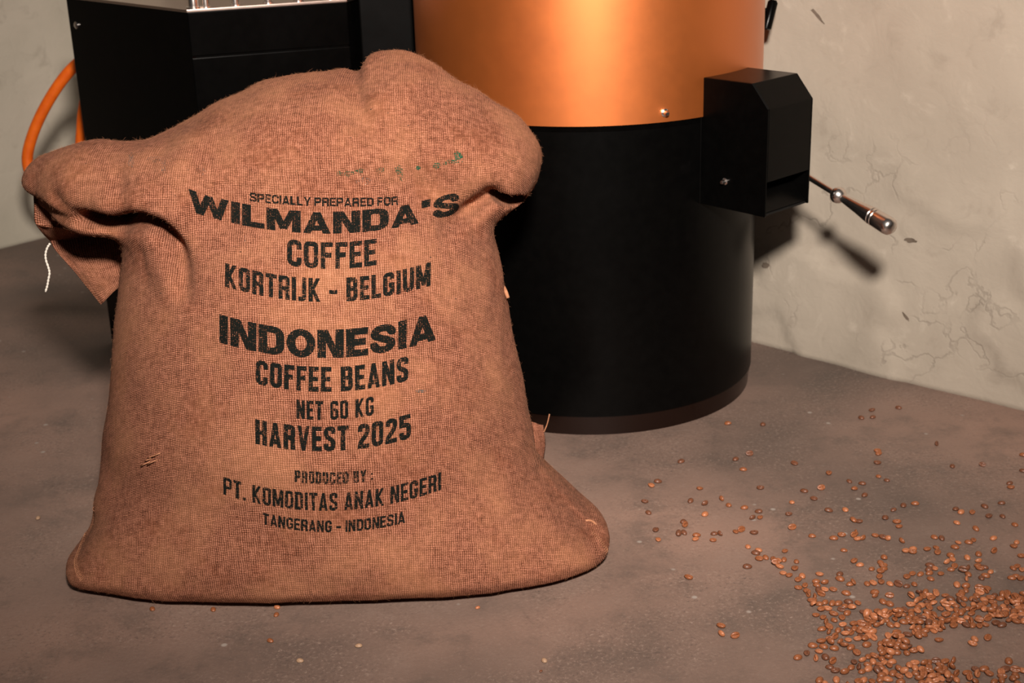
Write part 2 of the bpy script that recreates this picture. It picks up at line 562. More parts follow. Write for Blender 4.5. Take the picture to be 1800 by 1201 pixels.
# ------------------------------------------------------------------ roaster cabinet
def make_cabinet():
    root = thing('roaster_cabinet', 'black steel roaster cabinet standing behind the sack', 'machine')
    G = on_floor(400, 690)[:2]; B = on_floor(197, 603)[:2]
    al = math.radians(18); u = np.array([math.cos(al), math.sin(al)])
    E1 = G + u * 0.245
    back = np.array([0.727, 0.688])
    left = (B - G) / np.linalg.norm(B - G)
    w = 0.0025
    inner = np.array([0.35, 0.94])
    foot = [B, G, E1, E1 + inner * 0.30, B + np.array([.22, .10])]
    # plinth body, slightly inset, and the panels proud of it
    c = np.mean(foot, axis=0)
    ins = [c + (np.array(p) - c) * 0.985 for p in foot]
    prism('carcass', ins, 0.0, 0.612, M_BLACK, root)
    nl = np.array([left[1], -left[0]]); nl = nl if nl @ (G - c) > 0 else -nl
    nf = np.array([u[1], -u[0]])

    def panel(name, p, q, z0, z1, nrm, t=0.004, mat=M_BLACK):
        return prism(name, [p, q, q - nrm * t * 2, p - nrm * t * 2], z0, z1, mat, root, 0.0012)
    panel('side_panel', B, G, 0.0, 0.619, nl)
    panel('front_panel', G, E1, 0.0, 0.5485, nf)
    panel('drawer_front', G, E1, 0.5515, 0.617, nf, 0.005)
    # steel deck with a row of bright pegs along its front edge
    dk = [G + (nf + nl) * 0.001, E1 + nf * 0.001, E1 + inner * 0.29, B + np.array([.2, .1]), B + nl * 0.001]
    prism('deck_plate', dk, 0.617, 0.6215, M_STEEL, root, 0.001)
    for i, t in enumerate([0.012, 0.030, 0.075, 0.125, 0.172, 0.222]):
        p = G + u * t - nf * 0.016
        r = 0.0055 if i else 0.008
        lathe('deck_peg', [(r * 1.5, 0.0), (r * 1.5, 0.002), (r, 0.003), (r, 0.05), (r * 0.7, 0.053)],
              (p[0], p[1], 0.6215), (0, 0, 1), M_CHROME, root, 16)
    # taller body between drawer block and drum
    E2 = E1 + u * 0.004 + inner * 0.03
    F2 = E2 + np.array([0.99, 0.12]) * 0.088
    prism('rear_column', [E2, F2, F2 + inner * 0.25, E2 + inner * 0.25], 0.0, 1.15, M_BLACK2, root, 0.003)
    prism('column_flange', [F2 + inner * .006, (-.127, 2.345), (-.055, 2.48), (-.09, 2.53)], 0.0, 1.15, M_BLACK, root, 0.002)
    # bolt on the side panel
    p = at_y(136, 44, float(B[1]) - 0.018)
    lathe('panel_bolt', [(0.006, 0), (0.006, 0.003), (0.004, 0.0045)], (p[0], p[1], p[2]), (nl[0], nl[1], 0), M_CHROME, root, 16)
    return root


make_cabinet()


# ------------------------------------------------------------------ copper and black drum
DC = np.array([0.133, 2.225]); DR = 0.262


def make_drum():
    root = thing('copper_drum', 'copper and black cylindrical roaster drum standing by the right wall', 'machine')
    z = 0.475
    o3 = (DC[0], DC[1], 0)
    lathe('base_ring', [(DR - .004, 0.0), (DR - .004, 0.034)], o3, (0, 0, 1), M_BASE, root, 128)
    lathe('black_shell', [(DR - .003, 0.030), (DR, 0.031), (DR, z - 0.001), (DR - 0.004, z)], o3, (0, 0, 1), M_BLACK2, root, 128)
    lathe('copper_shell', [(DR - .004, z - 0.004), (DR + .0055, z - 0.0035), (DR + .0055, 1.10), (DR - .02, 1.11)], o3, (0, 0, 1), M_COPPER, root, 160)
    lathe('seam_band', [(DR + .001, z - 0.012), (DR + .002, z - 0.0045)], o3, (0, 0, 1), M_BLACK, root, 128)

    def screw(name, pos, nrm, s, parent):
        lathe(name, [(.0055 * s, 0), (.0055 * s, .002 * s), (.0036 * s, .003 * s), (.0036 * s, .008 * s), (.0022 * s, .0105 * s)],
              pos, nrm, M_CHROME, parent, 20)
    # screw on the copper
    d = rays(1168, 198); r = DR + .0055
    a = d[0] ** 2 + d[1] ** 2; b = 2 * (-d[0] * DC[0] - d[1] * DC[1]); c = DC @ DC - r * r
    t = (-b - math.sqrt(b * b - 4 * a * c)) / (2 * a); p = CAM + d * t
    screw('shell_screw', p, (p[0] - DC[0], p[1] - DC[1], 0), 1.05, root)

    # discharge box
    rho = np.array([0.688, -0.727, 0]); tau = np.array([0.727, 0.688, 0])
    A = np.array([DC[0], DC[1], 0]) + rho * (DR ** 2 - .05 ** 2) ** .5 - tau * .0455
    W, L, L0 = 0.105, 0.118, -0.03
    zb, zt, zc, Lc = 0.345, 0.527, 0.4945, 0.090
    zo = 0.392       # top of the outlet mouth
    th = 0.003

    def P(l, w, zz): return A + rho * l + tau * w + np.array([0, 0, zz])
    prof = [(L0, zb), (L, zb - 0.002), (L, zc), (Lc, zt), (L0, zt)]

    def plate(name, pts, nrm, t, mat, parent):
        bm = bmesh.new()
        a = [bm.verts.new(tuple(p)) for p in pts]
        b = [bm.verts.new(tuple(p - np.array(nrm) * t)) for p in pts]
        n = len(pts)
        bm.faces.new(a); bm.faces.new(b[::-1])
        for i in range(n): bm.faces.new((a[i], b[i], b[(i + 1) % n], a[(i + 1) % n]))
        bmesh.ops.bevel(bm, geom=list(bm.edges), offset=0.0007, segments=1, affect='EDGES')
        return bm_obj(name, bm, mat, parent)
    box = plate('discharge_box', [P(l, 0, zz) for l, zz in prof], -tau, th, M_BLACK, root)   # cheek facing the camera
    plate('cheek_plate', [P(l, W, zz) for l, zz in prof], tau, th, M_BLACK, box)
    plate('top_plate', [P(L0, th, zt), P(Lc, th, zt), P(Lc, W - th, zt), P(L0, W - th, zt)], (0, 0, 1), th, M_BLACK, box)
    cn = np.cross(tau, (P(Lc, 0, zt) - P(L, 0, zc))); cn = cn / np.linalg.norm(cn); cn = cn if cn[2] > 0 else -cn
    plate('chamfer_plate', [P(Lc, th, zt), P(L, th, zc), P(L, W - th, zc), P(Lc, W - th, zt)], cn, th, M_BLACK, box)
    plate('face_plate', [P(L, th, zc), P(L, th, zo), P(L, W - th, zo), P(L, W - th, zc)], rho, th, M_BLACK, box)
    # sloping chute floor inside the mouth
    cf = np.cross(tau, P(L - .002, 0, zb + .002) - P(L - .05, 0, zo)); cf /= np.linalg.norm(cf); cf = cf if cf[2] > 0 else -cf
    plate('chute_floor', [P(L - .055, th, zo + .01), P(L - .004, th, zb + .003), P(L - .004, W - th, zb + .003), P(L - .055, W - th, zo + .01)], cf, th, M_BLACK2, box)
    plate('bottom_plate', [P(L0, th, zb), P(L - .003, th, zb - 0.002), P(L - .003, W - th, zb - 0.002), P(L0, W - th, zb)], (0, 0, -1), th, M_DARK, box)
    # mounting flange against the drum
    plate('mounting_flange', [P(-.004, -.0015, zb), P(-.004, -.0015, zt), P(.004, -.0015, zt), P(.004, -.0015, zb)], -tau, 0.003, M_BLACK2, box)
    # screw on the near cheek
    d = rays(1275, 319); t = ((A - CAM) @ tau) / (d @ tau); p = CAM + d * t
    screw('cheek_screw', p, -tau, 0.9, box)

    # lever with ball and grip
    S = P(L * 0.55, W, 0.372); S = at_y(1418, 309, S[1] + 0.005)
    Etip = at_y(1569, 402, S[1] - 0.16)
    ax = (Etip - S); ln = np.linalg.norm(ax); ax /= ln
    lever = lathe('discharge_lever', [(.0045, -0.04), (.0045, ln * 0.42)], S, ax, M_CHROME, root, 20)
    k = ln * 0.385
    lathe('lever_ball', [(.003, k - .011), (.008, k - .009), (.0115, k - .004), (.0125, k), (.0115, k + .004), (.008, k + .009), (.004, k + .011)], S, ax, M_CHROME, lever, 24)
    g0 = k + .010
    gl = ln - g0
    lathe('lever_grip', [(.006, g0), (.0072, g0 + .012), (.0095, g0 + gl * .35), (.0122, g0 + gl * .55), (.0126, g0 + gl * .60), (.0116, g0 + gl * .61),
                         (.0126, g0 + gl * .62), (.0126, g0 + gl * .66), (.0116, g0 + gl * .67), (.0126, g0 + gl * .68), (.013, g0 + gl * .90), (.0118, g0 + gl * .96), (.008, g0 + gl * .995), (.003, g0 + gl)],
          S, ax, M_CHROME, lever, 28)
    # black latch high on the far side of the shell
    q = at_y(1355, 18, DC[1] + 0.015)
    lathe('latch_stud', [(.004, -.022), (.004, .0)], q, (1, .05, 0), M_BLACK, root, 12)
    lathe('shell_latch', [(.004, -.03), (.008, -.028), (.008, .012), (.005, .016)], q, (0.25, 0.1, 1), M_BLACK, root, 16)
    return root


make_drum()


# ------------------------------------------------------------------ orange hose
def make_hose():
    px = [(190, 95), (150, 103), (118, 130), (85, 178), (60, 230), (48, 278), (58, 312), (88, 330), (120, 318), (138, 280), (143, 240), (147, 195), (160, 150), (200, 120)]
    ys = [2.66, 2.66, 2.66, 2.66, 2.66, 2.66, 2.66, 2.655, 2.65, 2.64, 2.63, 2.62, 2.62, 2.64]
    P = np.array([at_y(x, y, Y) for (x, y), Y in zip(px, ys)])
    o = tube('rubber_hose', spline(P, 90), 0.0105, M_HOSE, None, 16)
    tag(o, 'orange rubber hose looping out behind the black cabinet', 'hose')


make_hose()


# ------------------------------------------------------------------ jute sack
def ell(p, c, r, ry=0.0):
    q = p - np.array(c, np.float32)
    x, y, z = q[..., 0], q[..., 1], q[..., 2]
    if ry:
        cs, sn = math.cos(ry), math.sin(ry)
        x, z = cs * x + sn * z, -sn * x + cs * z
    k0 = np.sqrt((x / r[0]) ** 2 + (y / r[1]) ** 2 + (z / r[2]) ** 2) + 1e-6
    k1 = np.sqrt((x / r[0] ** 2) ** 2 + (y / r[1] ** 2) ** 2 + (z / r[2] ** 2) ** 2) + 1e-6
    return k0 * (k0 - 1) / k1


def cone(p, a, b, ra, rb, ysc=1.0):
    a = np.array(a, np.float32); b = np.array(b, np.float32)
    s = np.array([1, 1 / ysc, 1], np.float32)
    q = (p - a) * s; d = (b - a) * s
    h = np.clip((q @ d) / (d @ d), 0, 1)
    return np.linalg.norm(q - h[..., None] * d, axis=-1) - (ra + (rb - ra) * h)


def smin(a, b, k):
    h = np.clip(0.5 + 0.5 * (b - a) / k, 0, 1)
    return b + (a - b) * h - k * h * (1 - h)


BODY = np.array([
    # z      xl      xr     yf     yb
    [-.02, -.500,  .065, 1.530, 1.78],
    [0.000, -.530, .086, 1.522, 1.80],
    [0.010, -.556, .116, 1.478, 1.82],
    [0.028, -.560, .119, 1.462, 1.84],
    [0.060, -.545, .082, 1.457, 1.86],
    [0.105, -.528, .036, 1.459, 1.88],
    [0.190, -.510, .016, 1.457, 1.89],
    [0.270, -.497, .003, 1.468, 1.90],
    [0.345, -.483, -.007, 1.489, 1.90],
    [0.400, -.474, -.018, 1.514, 1.90],
    [0.440, -.468, -.026, 1.545, 1.90],
    [0.480, -.455, -.034, 1.592, 1.90],
    [0.520, -.420, -.040, 1.645, 1.89],
    [0.550, -.350, -.070, 1.690, 1.86],
    [0.575, -.290, -.120, 1.73, 1.83],
    [0.620, -.250, -.160, 1.78, 1.80]], np.float32)


def body_at(z):
    out = [np.interp(z, BODY[:, 0], BODY[:, i]) for i in range(1, 5)]
    return out


PB, QB = 1.85, 1.72


def sack_sdf(p):
    x, y, z = p[..., 0], p[..., 1], p[..., 2]
    xl, xr, yf, yb = body_at(z)
    cx, a = (xl + xr) / 2, (xr - xl) / 2
    ycn = yf + (yb - yf) * (0.30 + 0.17 * np.clip(z / .14, 0, 1))
    b = np.where(y < ycn, ycn - yf, yb - ycn)
    lw = 1 - np.clip(z / .13, 0, 1)
    f = (np.abs((x - cx) / a) ** (PB + 1.0 * lw) + np.abs((y - ycn) / b) ** (QB + .7 * lw)) ** (1 / (1.78 + .8 * lw))
    d = (f - 1) * np.minimum(a, b) * 0.9
    d = np.maximum(d, z - 0.565)
    # hood: the empty mouth of the bag slumped over the filling
    hood = ell(p, (-.255, 1.745, .482), (.225, .165, .100), 0.20)
    hood = smin(hood, cone(p, (-.153, 1.760, .546), (-.140, 1.760, .545), .064, .064, 1.6), .022)
    hood = smin(hood, cone(p, (-.115, 1.75, .525), (-.036, 1.735, .480), .064, .059, 1.6), .045)
    wr = smin(ell(p, (-.036, 1.735, .483), (.068, .095, .052)), ell(p, (-.011, 1.745, .470), (.042, .080, .045)), .03)
    hood = smin(hood, wr, .045)
    wl = cone(p, (-.558, 1.715, .474), (-.500, 1.690, .471), .033, .050, 1.6)
    wl = smin(wl, cone(p, (-.500, 1.690, .471), (-.385, 1.650, .468), .050, .060, 1.5), .03)
    hood = smin(hood, wl, .035)
    d = smin(d, hood, .026)

    def groove(pts, amp, w, yl=1.78):
        out = np.zeros_like(x)
        pts = np.array(pts, np.float32)
        best = np.full_like(x, 1e9); tt = np.zeros_like(x)
        n = len(pts) - 1
        for i in range(n):
            A, B = pts[i], pts[i + 1]
            dx, dz = B - A
            h = np.clip(((x - A[0]) * dx + (z - A[1]) * dz) / (dx * dx + dz * dz), 0, 1)
            dd = np.hypot(x - A[0] - h * dx, z - A[1] - h * dz)
            m = dd < best
            best = np.where(m, dd, best); tt = np.where(m, (i + h) / n, tt)
        return amp * np.exp(-(best / w) ** 2) * (y < yl) * np.sqrt(np.clip(1 - tt, 0, 1))
    def gpx(pts, Y):
        return [tuple(at_y(u, v, Y)[[0, 2]]) for u, v in pts]
    d = d + groove(gpx([(150, 392), (205, 400), (230, 390), (262, 382), (292, 390), (316, 418), (335, 455), (345, 505)], 1.60), .038, .0105)
    d = d - groove(gpx([(190, 352), (250, 350), (305, 366), (336, 402), (352, 440)], 1.60), .010, .018)
    d = d - groove(gpx([(300, 470), (262, 425), (240, 425), (235, 470)], 1.60), .006, .02)
    d = d + groove(gpx([(862, 352), (838, 372), (805, 392), (770, 402)], 1.62), .022, .012)
    d = d - groove(gpx([(850, 395), (815, 420), (790, 432)], 1.60), .005, .012)
    d = d + groove(gpx([(618, 112), (628, 140), (648, 176), (690, 215)], 1.74), .016, .012, 1.95)
    d = d + groove([(-.40, .520), (-.36, .500), (-.30, .490)], .005, .014)
    d = d + groove([(-.525, .475), (-.50, .455), (-.48, .447)], .006, .009)
    d = d + groove([(-.445, .50), (-.44, .47), (-.425, .45)], .005, .010)
    d = d + groove([(-.60, .462), (-.55, .455), (-.50, .447), (-.45, .440)], .010, .008)
    cav = at_y(890, 338, 1.69)
    d = np.maximum(d, -smin(ell(p, (cav[0], 1.69, cav[2] - .002), (.024, .050, .011), -.45), ell(p, (cav[0] + .01, 1.72, cav[2] - .004), (.016, .040, .009), -.45), .01))
    # soft puckers at base corners and lower flanks
    d = d + groove([(-.55, .045), (-.51, .085), (-.47, .12)], .006, .012)
    d = d + groove([(.09, .045), (.045, .085), (.01, .11)], .006, .011)
    d = d + groove([(.06, .085), (.03, .12), (.0, .15)], .004, .010)
    d = d - groove([(-.545, .02), (-.505, .03), (-.45, .035)], .004, .014)
    # gentle lumps of the beans inside
    n1 = vnoise(x * 13 + z * 5 + 9, z * 14 + y * 9 + 4, 71)
    n2 = vnoise(x * 34 + y * 21 + 2, z * 33 - y * 13 + 7, 72)
    n3 = vnoise(x * 22 + z * 16 + 31, z * 26 - x * 13 + y * 8 + 17, 73)
    d = d + 0.0055 * n1 + 0.0022 * n2 + 0.006 * n3 * np.clip((z - .44) / .05, 0, 1)
    return np.maximum(d, -z + 0.0005)


def surface_nets(f, lo, step):
    nx, ny, nz = f.shape
    s = f < 0
    cells = np.zeros((nx - 1, ny - 1, nz - 1), np.uint8)
    offs = [(i, j, k) for i in (0, 1) for j in (0, 1) for k in (0, 1)]
    for i, j, k in offs:
        cells += s[i:nx - 1 + i, j:ny - 1 + j, k:nz - 1 + k]
    act = (cells > 0) & (cells < 8)
    I = np.argwhere(act)
    vid = np.full(act.shape, -1, np.int64); vid[act] = np.arange(len(I))
    acc = np.zeros((len(I), 3)); cnt = np.zeros(len(I))
    for a in offs:
        for ax in range(3):
            if a[ax]: continue
            b = list(a); b[ax] = 1
            fa = f[I[:, 0] + a[0], I[:, 1] + a[1], I[:, 2] + a[2]]
            fb = f[I[:, 0] + b[0], I[:, 1] + b[1], I[:, 2] + b[2]]
            m = (fa < 0) != (fb < 0)
            t = np.where(m, fa / np.where(fa == fb, 1, fa - fb), 0)
            pt = np.tile(np.array(a, float), (len(I), 1)); pt[:, ax] = t
            acc[m] += pt[m]; cnt[m] += 1
    V = (I + acc / cnt[:, None]) * step + np.array(lo)
    Q = []
    for ax in range(3):
        u, v = (ax + 1) % 3, (ax + 2) % 3
        sl0 = [slice(None)] * 3; sl1 = [slice(None)] * 3
        sl0[ax] = slice(0, -1); sl1[ax] = slice(1, None)
        chg = s[tuple(sl0)] != s[tuple(sl1)]
        E = np.argwhere(chg)
        E = E[(E[:, u] > 0) & (E[:, v] > 0) & (E[:, u] < f.shape[u] - 1) & (E[:, v] < f.shape[v] - 1)]
        inside = s[E[:, 0], E[:, 1], E[:, 2]]
        def c(du, dv):
            e = E.copy(); e[:, u] -= du; e[:, v] -= dv
            return vid[e[:, 0], e[:, 1], e[:, 2]]
        q = np.stack([c(1, 1), c(0, 1), c(0, 0), c(1, 0)], -1)
        q[~inside] = q[~inside][:, ::-1]
        Q.append(q)
    return V, np.vstack(Q)


def relax(V, Q, it, keepz=True):
    E = np.vstack([Q[:, [0, 1]], Q[:, [1, 2]], Q[:, [2, 3]], Q[:, [3, 0]]])
    for _ in range(it):
        acc = np.zeros_like(V); cnt = np.zeros(len(V))
        for i in range(3):
            acc[:, i] = np.bincount(E[:, 0], V[E[:, 1], i], len(V)) + np.bincount(E[:, 1], V[E[:, 0], i], len(V))
        cnt = np.bincount(E[:, 0], minlength=len(V)) + np.bincount(E[:, 1], minlength=len(V))
        N = acc / cnt[:, None]
        low = V[:, 2] < 0.003
        N[low] = V[low]
        V = V * 0.5 + N * 0.5
    return V


# cloth coordinates: arc length round the girth (u) and up the front (v)
def section(z):
    """half width, centre, front and back depth and the exponents of the cross-section at height z"""
    xl, xr, yf, yb = body_at(z)
    yc = yf + (yb - yf) * (0.30 + 0.17 * np.clip(z / .14, 0, 1))
    lw = 1 - np.clip(z / .13, 0, 1)
    return (xl + xr) / 2, (xr - xl) / 2, yc, yc - yf, yb - yc, PB + 1.0 * lw, QB + .7 * lw


_ZT = np.linspace(0, .46, 47); _PH = np.linspace(0, math.pi / 2, 181)
_ST = []
for _z in _ZT:
    _c, _a, _y, _b, _bb, _p, _q = section(_z)
    xx = _a * np.sin(_PH) ** (2 / _p); yy = -_b * np.clip(np.cos(_PH), 0, 1) ** (2 / _q)
    _ST.append(np.concatenate([[0], np.cumsum(np.hypot(np.diff(xx), np.diff(yy)))]))
_ST = np.array(_ST)
_ZV = np.linspace(-.02, .62, 200)
_SV = np.concatenate([[0], np.cumsum(np.hypot(np.diff(_ZV), np.diff(np.interp(_ZV, BODY[:, 0], BODY[:, 3]))))])


def cloth_uv(P):
    x, y, z = P[:, 0], P[:, 1], P[:, 2]
    zc = np.clip(z, 0, .46)
    cx, a, yc, b, bb, p, q = section(zc)
    X = (x - cx) / a; aX = np.abs(X)
    back = y > yc
    Y = np.where(back, (y - yc) / bb, (yc - y) / b)
    ph = np.arctan2(aX ** (p / 2), Y ** (q / 2) + 1e-9)
    edge = np.clip((aX - .88) / .12, 0, 1); edge = np.where(back, 1, edge)
    ph = ph * edge + np.arcsin(np.clip(aX, 0, 1) ** (p / 2)) * (1 - edge)
    zi = zc / .46 * 46; i0 = np.clip(zi.astype(int), 0, 45); fz = zi - i0
    xi = np.clip(ph / (math.pi / 2), 0, 1) * 180; j0 = np.clip(xi.astype(int), 0, 179); fx = xi - j0
    s = (_ST[i0, j0] * (1 - fx) + _ST[i0, j0 + 1] * fx) * (1 - fz) + (_ST[i0 + 1, j0] * (1 - fx) + _ST[i0 + 1, j0 + 1] * fx) * fz
    full = _ST[i0, 180] * (1 - fz) + _ST[i0 + 1, 180] * fz
    s = np.where(back, 2 * full - s, s)
    # in the hood the girth is spread flat
    wgt = np.clip((z - .42) / .05, 0, 1); wgt = wgt * wgt * (3 - 2 * wgt)
    s = s * (1 - wgt) + (aX * a * 1.12) * wgt
    v = np.interp(z, _ZV, _SV)
    return np.stack([np.sign(X) * s - 0.21, v], -1)


def lay_cloth(V, Q, N, guess):
    """least-squares cloth coordinates: u runs across and v up the surface at true length"""
    E = np.vstack([Q[:, [0, 1]], Q[:, [1, 2]], Q[:, [2, 3]], Q[:, [3, 0]]])
    E = np.unique(np.sort(E, 1), axis=0)
    i, j = E[:, 0], E[:, 1]
    e = V[j] - V[i]; n = N[i] + N[j]; n /= np.linalg.norm(n, axis=1)[:, None] + 1e-9
    face = np.where(n[:, 1] > .35, .03, 1.0)
    out = []
    for c, D in enumerate((np.array([1., 0, 0]), np.array([0, .6, .8]))):
        t = D - n * (n @ D)[:, None]; m = np.linalg.norm(t, axis=1)
        tgt = (e * t).sum(1) / (m + 1e-6)
        w = np.clip(m, 0.02, 1) ** 2 * face
        k = len(V)
        diag = np.bincount(i, w, k) + np.bincount(j, w, k) + 1e-5
        def A(x):
            d = w * (x[j] - x[i])
            return np.bincount(j, d, k) - np.bincount(i, d, k) + 1e-5 * x
        x = guess[:, c].copy()
        b = np.bincount(j, w * tgt, k) - np.bincount(i, w * tgt, k) + 1e-5 * x
        r = b - A(x); z = r / diag; p = z.copy(); rz = r @ z
        for _ in range(420):
            Ap = A(p); al = rz / (p @ Ap)
            x += al * p; r -= al * Ap
            z = r / diag; rn = r @ z
            if rn < 1e-14: break
            p = z + (rn / rz) * p; rz = rn
        out.append(x)
    return np.stack(out, -1)


def glyphs(heavy, w=0.40, t=0.19):
    if heavy: t = 0.235
    h = t / 2
    G = {}

    def chaikin(p, n=3):
        p = np.array(p, float)
        for _ in range(n):
            q = [p[0]]
            for i in range(len(p) - 1):
                q += [p[i] * .75 + p[i + 1] * .25, p[i] * .25 + p[i + 1] * .75]
            q.append(p[-1]); p = np.array(q)
        return p

    def rr(p, r):
        """polyline with each corner rounded by about r"""
        p = np.array(p, float); out = [p[0]]
        for i in range(1, len(p) - 1):
            a = p[i - 1] - p[i]; b = p[i + 1] - p[i]
            la, lb = np.linalg.norm(a), np.linalg.norm(b)
            k = min(r, la * .5, lb * .5)
            s, e = p[i] + a / la * k, p[i] + b / lb * k
            for f in np.linspace(0, 1, 6):
                out.append((1 - f) ** 2 * s + 2 * f * (1 - f) * p[i] + f * f * e)
        out.append(p[-1])
        return np.array(out)

    L, R, B, T, m = h, w - h, h, 1 - h, 0.5
    r = 0.30 if heavy else w * .36
    G['C'] = w, [rr([(R, .66), (R, T), (L, T), (L, B), (R, B), (R, .34)], r)]
    G['G'] = w, [rr([(R, .68), (R, T), (L, T), (L, B), (R, B), (R, .50)], r), [(w, .46), (w * .52, .46)]]
    O = rr([(m * w, T), (R, T), (R, B), (L, B), (L, T), (m * w, T)], r)
    if heavy:
        w2 = w * 1.12; aa = np.linspace(0, 2 * math.pi, 40)
        O = np.stack([w2 / 2 + (w2 / 2 - h) * np.cos(aa), .5 + (.5 - h) * np.sin(aa)], -1)
        G['O'] = w2, [O]
    else:
        G['O'] = w, [O]
    G['0'] = G['O']
    G['U'] = w, [rr([(L, 1), (L, B), (R, B), (R, 1)], r)]
    wj = w * .72
    G['J'] = wj, [rr([(wj - h, 1), (wj - h, B), (0, B)], r)]
    S = rr([(R, .70), (R, T), (L, T), (L, .58), (R, .43), (R, B), (L, B), (L, .30)], r * .9)
    if heavy:
        S = chaikin([(R + .02, .70), (R - .08, T), (L + .08, T), (L - .03, .64), (w / 2, .5), (R + .03, .36), (R - .08, B), (L + .08, B), (L - .02, .30)], 3)
    G['S'] = w, [S]
    G['D'] = w, [[(L, 0), (L, 1)], rr([(L, T), (R, T), (R, B), (L, B)], r)]
    G['B'] = w, [[(L, 0), (L, 1)], rr([(L, T), (R - .01, T), (R - .01, .53), (L, .53)], .1), rr([(L, .53), (R, .53), (R, B), (L, B)], .1)]
    G['P'] = w, [[(L, 0), (L, 1)], rr([(L, T), (R, T), (R, .44), (L, .44)], .12)]
    G['R'] = w, [[(L, 0), (L, 1)], rr([(L, T), (R, T), (R, .48), (L, .48)], .12), rr([(w * .5, .47), (R - .01, .44), (R, 0)], .06)]
    G['E'] = w * .86, [[(L, 0), (L, 1)], [(0, T), (w * .86, T)], [(0, B), (w * .86, B)], [(0, m + .01), (w * .78, m + .01)]]
    G['F'] = w * .84, [[(L, 0), (L, 1)], [(0, T), (w * .84, T)], [(0, m + .02), (w * .74, m + .02)]]
    G['L'] = w * .84, [[(L, 0), (L, 1)], [(0, B), (w * .84, B)]]
    G['T'] = w * .95, [[(w * .475, 0), (w * .475, 1)], [(0, T), (w * .95, T)]]
    G['H'] = w, [[(L, 0), (L, 1)], [(R, 0), (R, 1)], [(L, m), (R, m)]]
    G['I'] = t, [[(h, 0), (h, 1)]]
    k = .02 if not heavy else .07
    G['N'] = w * 1.03, [[(L, 0), (L, 1)], [(w * 1.03 - h, 0), (w * 1.03 - h, 1)], [(L + k - .02, 1.02), (w * 1.03 - h - k + .02, -.02)]]
    wm = w * 1.30
    G['M'] = wm, [[(L, 0), (L, 1)], [(wm - h, 0), (wm - h, 1)], [(L + k, 1.02), (wm / 2, .1)], [(wm - h - k, 1.02), (wm / 2, .1)]]
    if heavy: G['M'] = wm, [[(L, 0), (L, 1)], [(wm - h, 0), (wm - h, 1)], [(L + .05, 1.1), (wm / 2, .12)], [(wm - h - .05, 1.1), (wm / 2, .12)]]
    wa = w * 1.06
    G['A'] = wa, [[(h * .85, -.02), (wa / 2, 1.0 if not heavy else .96)], [(wa - h * .85, -.02), (wa / 2, 1.0 if not heavy else .96)], [(wa * .25, .24), (wa * .75, .24)]]
    G['V'] = wa, [[(h * .85, 1.02), (wa / 2, 0)], [(wa - h * .85, 1.02), (wa / 2, 0)]]
    ww = w * 1.55
    G['W'] = ww, [[(h * .8, 1.05), (ww * .28, 0.02)], [(ww * .5, .95), (ww * .28, 0.02)], [(ww * .5, .95), (ww * .72, 0.02)], [(ww - h * .8, 1.05), (ww * .72, 0.02)]]
    G['Y'] = wa, [[(h * .85, 1.02), (wa / 2, .40)], [(wa - h * .85, 1.02), (wa / 2, .40)], [(wa / 2, .44), (wa / 2, 0)]]
    G['K'] = w * 1.04, [[(L, 0), (L, 1)], [(L, .38), (w * 1.04 - h * .9, 1.02)], [(L + .08, .52), (w * 1.04 - h * .8, -.02)]]
    G['2'] = w, [rr([(L, .68), (L, T), (R, T), (R, .60), (L, .22), (L, B)], r * .9), [(0, B), (w, B)]]
    G['5'] = w, [[(L, .50), (L, 1)], [(0, T), (w * .95, T)], rr([(L, .59), (R, .59), (R, B), (L, B), (L, .30)], r * .9)]
    G['6'] = w, [rr([(R, .76), (R, T), (L, T), (L, B), (R, B), (R, .53), (L, .53)], r * .9), [(L, .53), (R - r * .4, .53)], [(L, .1), (L, .8)]]
    G['-'] = w * .72, [[(0, .42), (w * .72, .42)]]
    G['.'] = t, [[(h, 0), (h, t)]]
    G[':'] = t, [[(h, .05), (h, .05 + t)], [(h, .5), (h, .5 + t)]]
    G["'"] = t * 1.1, [[(t * .55, .66), (t * .55, 1)]]
    G[' '] = .20 if not heavy else .3, []
    return G, t


